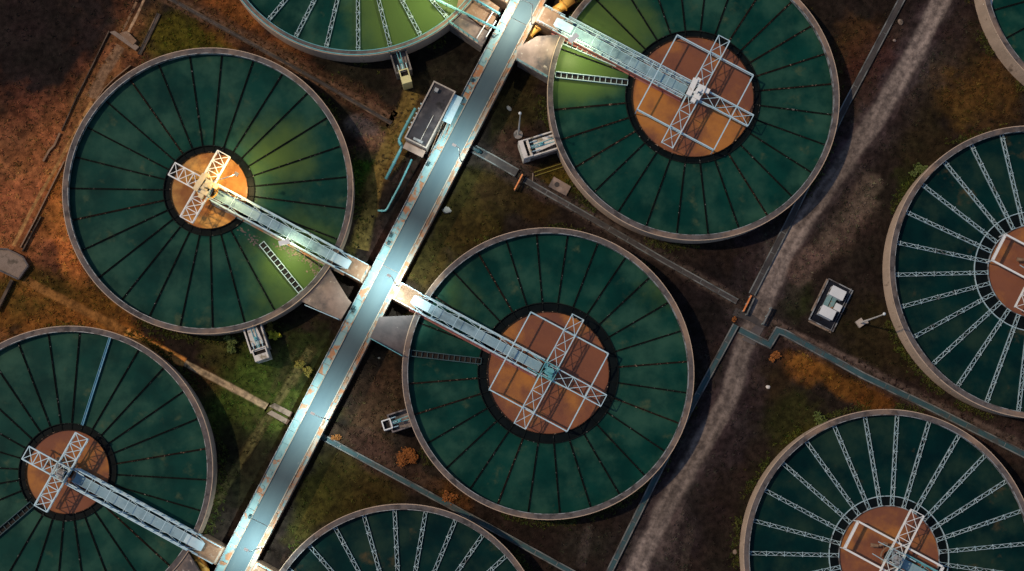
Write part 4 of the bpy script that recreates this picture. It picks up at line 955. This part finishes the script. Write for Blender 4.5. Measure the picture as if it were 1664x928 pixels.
# small pipe stub leaving the bridge
pipe_thing([(757, 234, 1.2), (772, 242, .9), (782, 248, .5)], .2, M['duct_teal'], 'dark teal pipe stub leaving the right side of the bridge', 'water_pipe')
pipe_thing([(516, 700, 1.4), (528, 712, .6)], .24, M['duct_teal'], 'teal pipe stub where the long duct meets the bridge', 'water_pipe')
# hedge-edged grass plot by the manhole
o = at(868, 282); t = thing('plot_edging', 'green painted edging strips of the grass plot beside the manhole pad', 'edging', o)
for a, b in (((868, 280), (912, 266)), ((869, 286), (915, 271))): MB().strip(P2([a, b], o, .15), -.05, .05, 0, .15).build('edging', M['leaf_olive'], t)
MB().strip(P2([(866, 281), (865, 303), (905, 327)], o, .15), -.05, .05, 0, .15).build('edging', M['old_concrete'], t)

# ------------------------------------------------------------------ plants
def bush(px, py, r_, h, mat, label, n=260, leaf=.16, name='bush', seed=1):
    rr_ = random.Random(seed); o = at(px, py); t = thing(name, label, 'bush', o, 0, 'bushes between the tanks')
    m = MB(); ends = []
    for i in range(7):
        a = rr_.uniform(0, 2*PI); e = Vector((math.cos(a)*r_*rr_.uniform(.3, .9), math.sin(a)*r_*rr_.uniform(.3, .9), h*rr_.uniform(.5, 1))); ends.append(e)
        m.tube([(0, 0, 0), e*.5+Vector((0, 0, h*.15)), e], [.045, .03, .012], 6)
    m.build('stem', M['wood'], t); m = MB()
    for i in range(n):
        e = rr_.choice(ends); s = rr_.gauss(0, 1); c = e*rr_.uniform(.55, 1.1)+Vector((rr_.gauss(0, .2), rr_.gauss(0, .2), rr_.gauss(0, .14)))*r_*.8; c.z = max(c.z, .06)
        a = Vector((rr_.uniform(-1, 1), rr_.uniform(-1, 1), rr_.uniform(-.5, .5))).normalized(); b = a.cross(Vector((rr_.uniform(-.4, .4), rr_.uniform(-.4, .4), 1))).normalized()
        l = leaf*rr_.uniform(.6, 1.5); m.add([c-a*l, c-b*l*.5, c+a*l, c+b*l*.5], [(0, 1, 2, 3)])
    m.build('foliage', mat, t)
bush(446, 545, .55, 1.1, M['leaf_yellow'], 'bright yellow-green bush right of the white topped scum box', 300, .15, seed=2)
bush(440, 534, .5, .8, M['leaf_olive'], 'olive bush against the wall beside the yellow-green bush', 220, seed=3)
bush(375, 560, .9, .8, M['leaf_green'], 'green bush left of the white topped scum box below the tank wall', 320, seed=4)
bush(488, 590, .6, .9, M['leaf_olive'], 'loose yellowish bush on dark grass left of the bridge', 160, .13, seed=5)
bush(500, 604, .55, .7, M['leaf_olive'], 'sparse yellowish bush nearest the bridge edge on dark grass', 110, .12, seed=6)
bush(664, 744, 1.15, .8, M['leaf_rust'], 'rust coloured bush left of the central tank below the grey scum box', 2000, .085, seed=7)
bush(1257, 580, .7, .6, M['leaf_rust'], 'small orange bush below the zigzag duct', 200, .13, seed=8)
bush(1193, 519, .3, .4, M['leaf_rust'], 'tiny orange bush at the duct crossing left of the dirt road', 70, .1, seed=9)
bush(729, 806, .9, .4, M['leaf_rust'], 'low rusty bush between the long teal duct and the central tank', 240, .1, seed=10)
bush(546, 712, .5, .5, M['leaf_rust'], 'small orange bush where the long teal duct meets the bridge', 130, .1, seed=11)
bush(1330, 690, 1.3, .5, M['leaf_green'], 'low green bush against the upper left wall of the bottom right tank', 420, .12, seed=13)
bush(1492, 282, 1.0, .5, M['leaf_green'], 'low green bush against the upper left wall of the right edge tank', 300, .12, seed=14)

# ------------------------------------------------------------------ stones and small covers
def stone(px, py, r_, label, mat, sx=1.3, seed=0):
    rr_ = random.Random(seed); m = MB(); n = 10
    rings = [(.75, 0), (1, .35), (.8, .75), (.35, .95)]
    vs = []
    for q_, z in rings:
        for k in range(n): a = 2*PI*k/n; j = q_*rr_.uniform(.85, 1.12); vs.append((r_*sx*j*math.cos(a), r_*j*math.sin(a), z*r_))
    fs = [(i*n+k, i*n+(k+1) % n, (i+1)*n+(k+1) % n, (i+1)*n+k) for i in range(3) for k in range(n)]+[tuple(3*n+k for k in range(n))]
    m.add(vs, fs); o = m.build('stone', mat, None, at(px, py), rr_.uniform(0, 3)); tag(o, label, 'stone', 'loose stones')
stone(726, 342, .36, 'pale rounded stone in the shade right of the bridge', M['stucco'], 1.4, 1)
stone(827, 176, .22, 'small pale stone above the lamp post right of the bridge', M['stucco'], 1.5, 2)
stone(1248, 629, .2, 'small white stone on grass right of the dirt road', M['box_white'], 1.2, 3)
stone(1463, 36, .28, 'pale stone beside the dark duct near the top edge', M['old_concrete'], 1.3, 6)
stone(1453, 66, .2, 'pinkish stone beside the dark duct near the top edge', M['fan'], .8, 7)
stone(1194, 897, .25, 'pale stone against the left wall of the bottom right tank', M['old_concrete'], 1.1, 8)
stone(616, 582, .12, 'tiny white stone below the dark grey fan slab', M['box_white'], 1.1, 9)
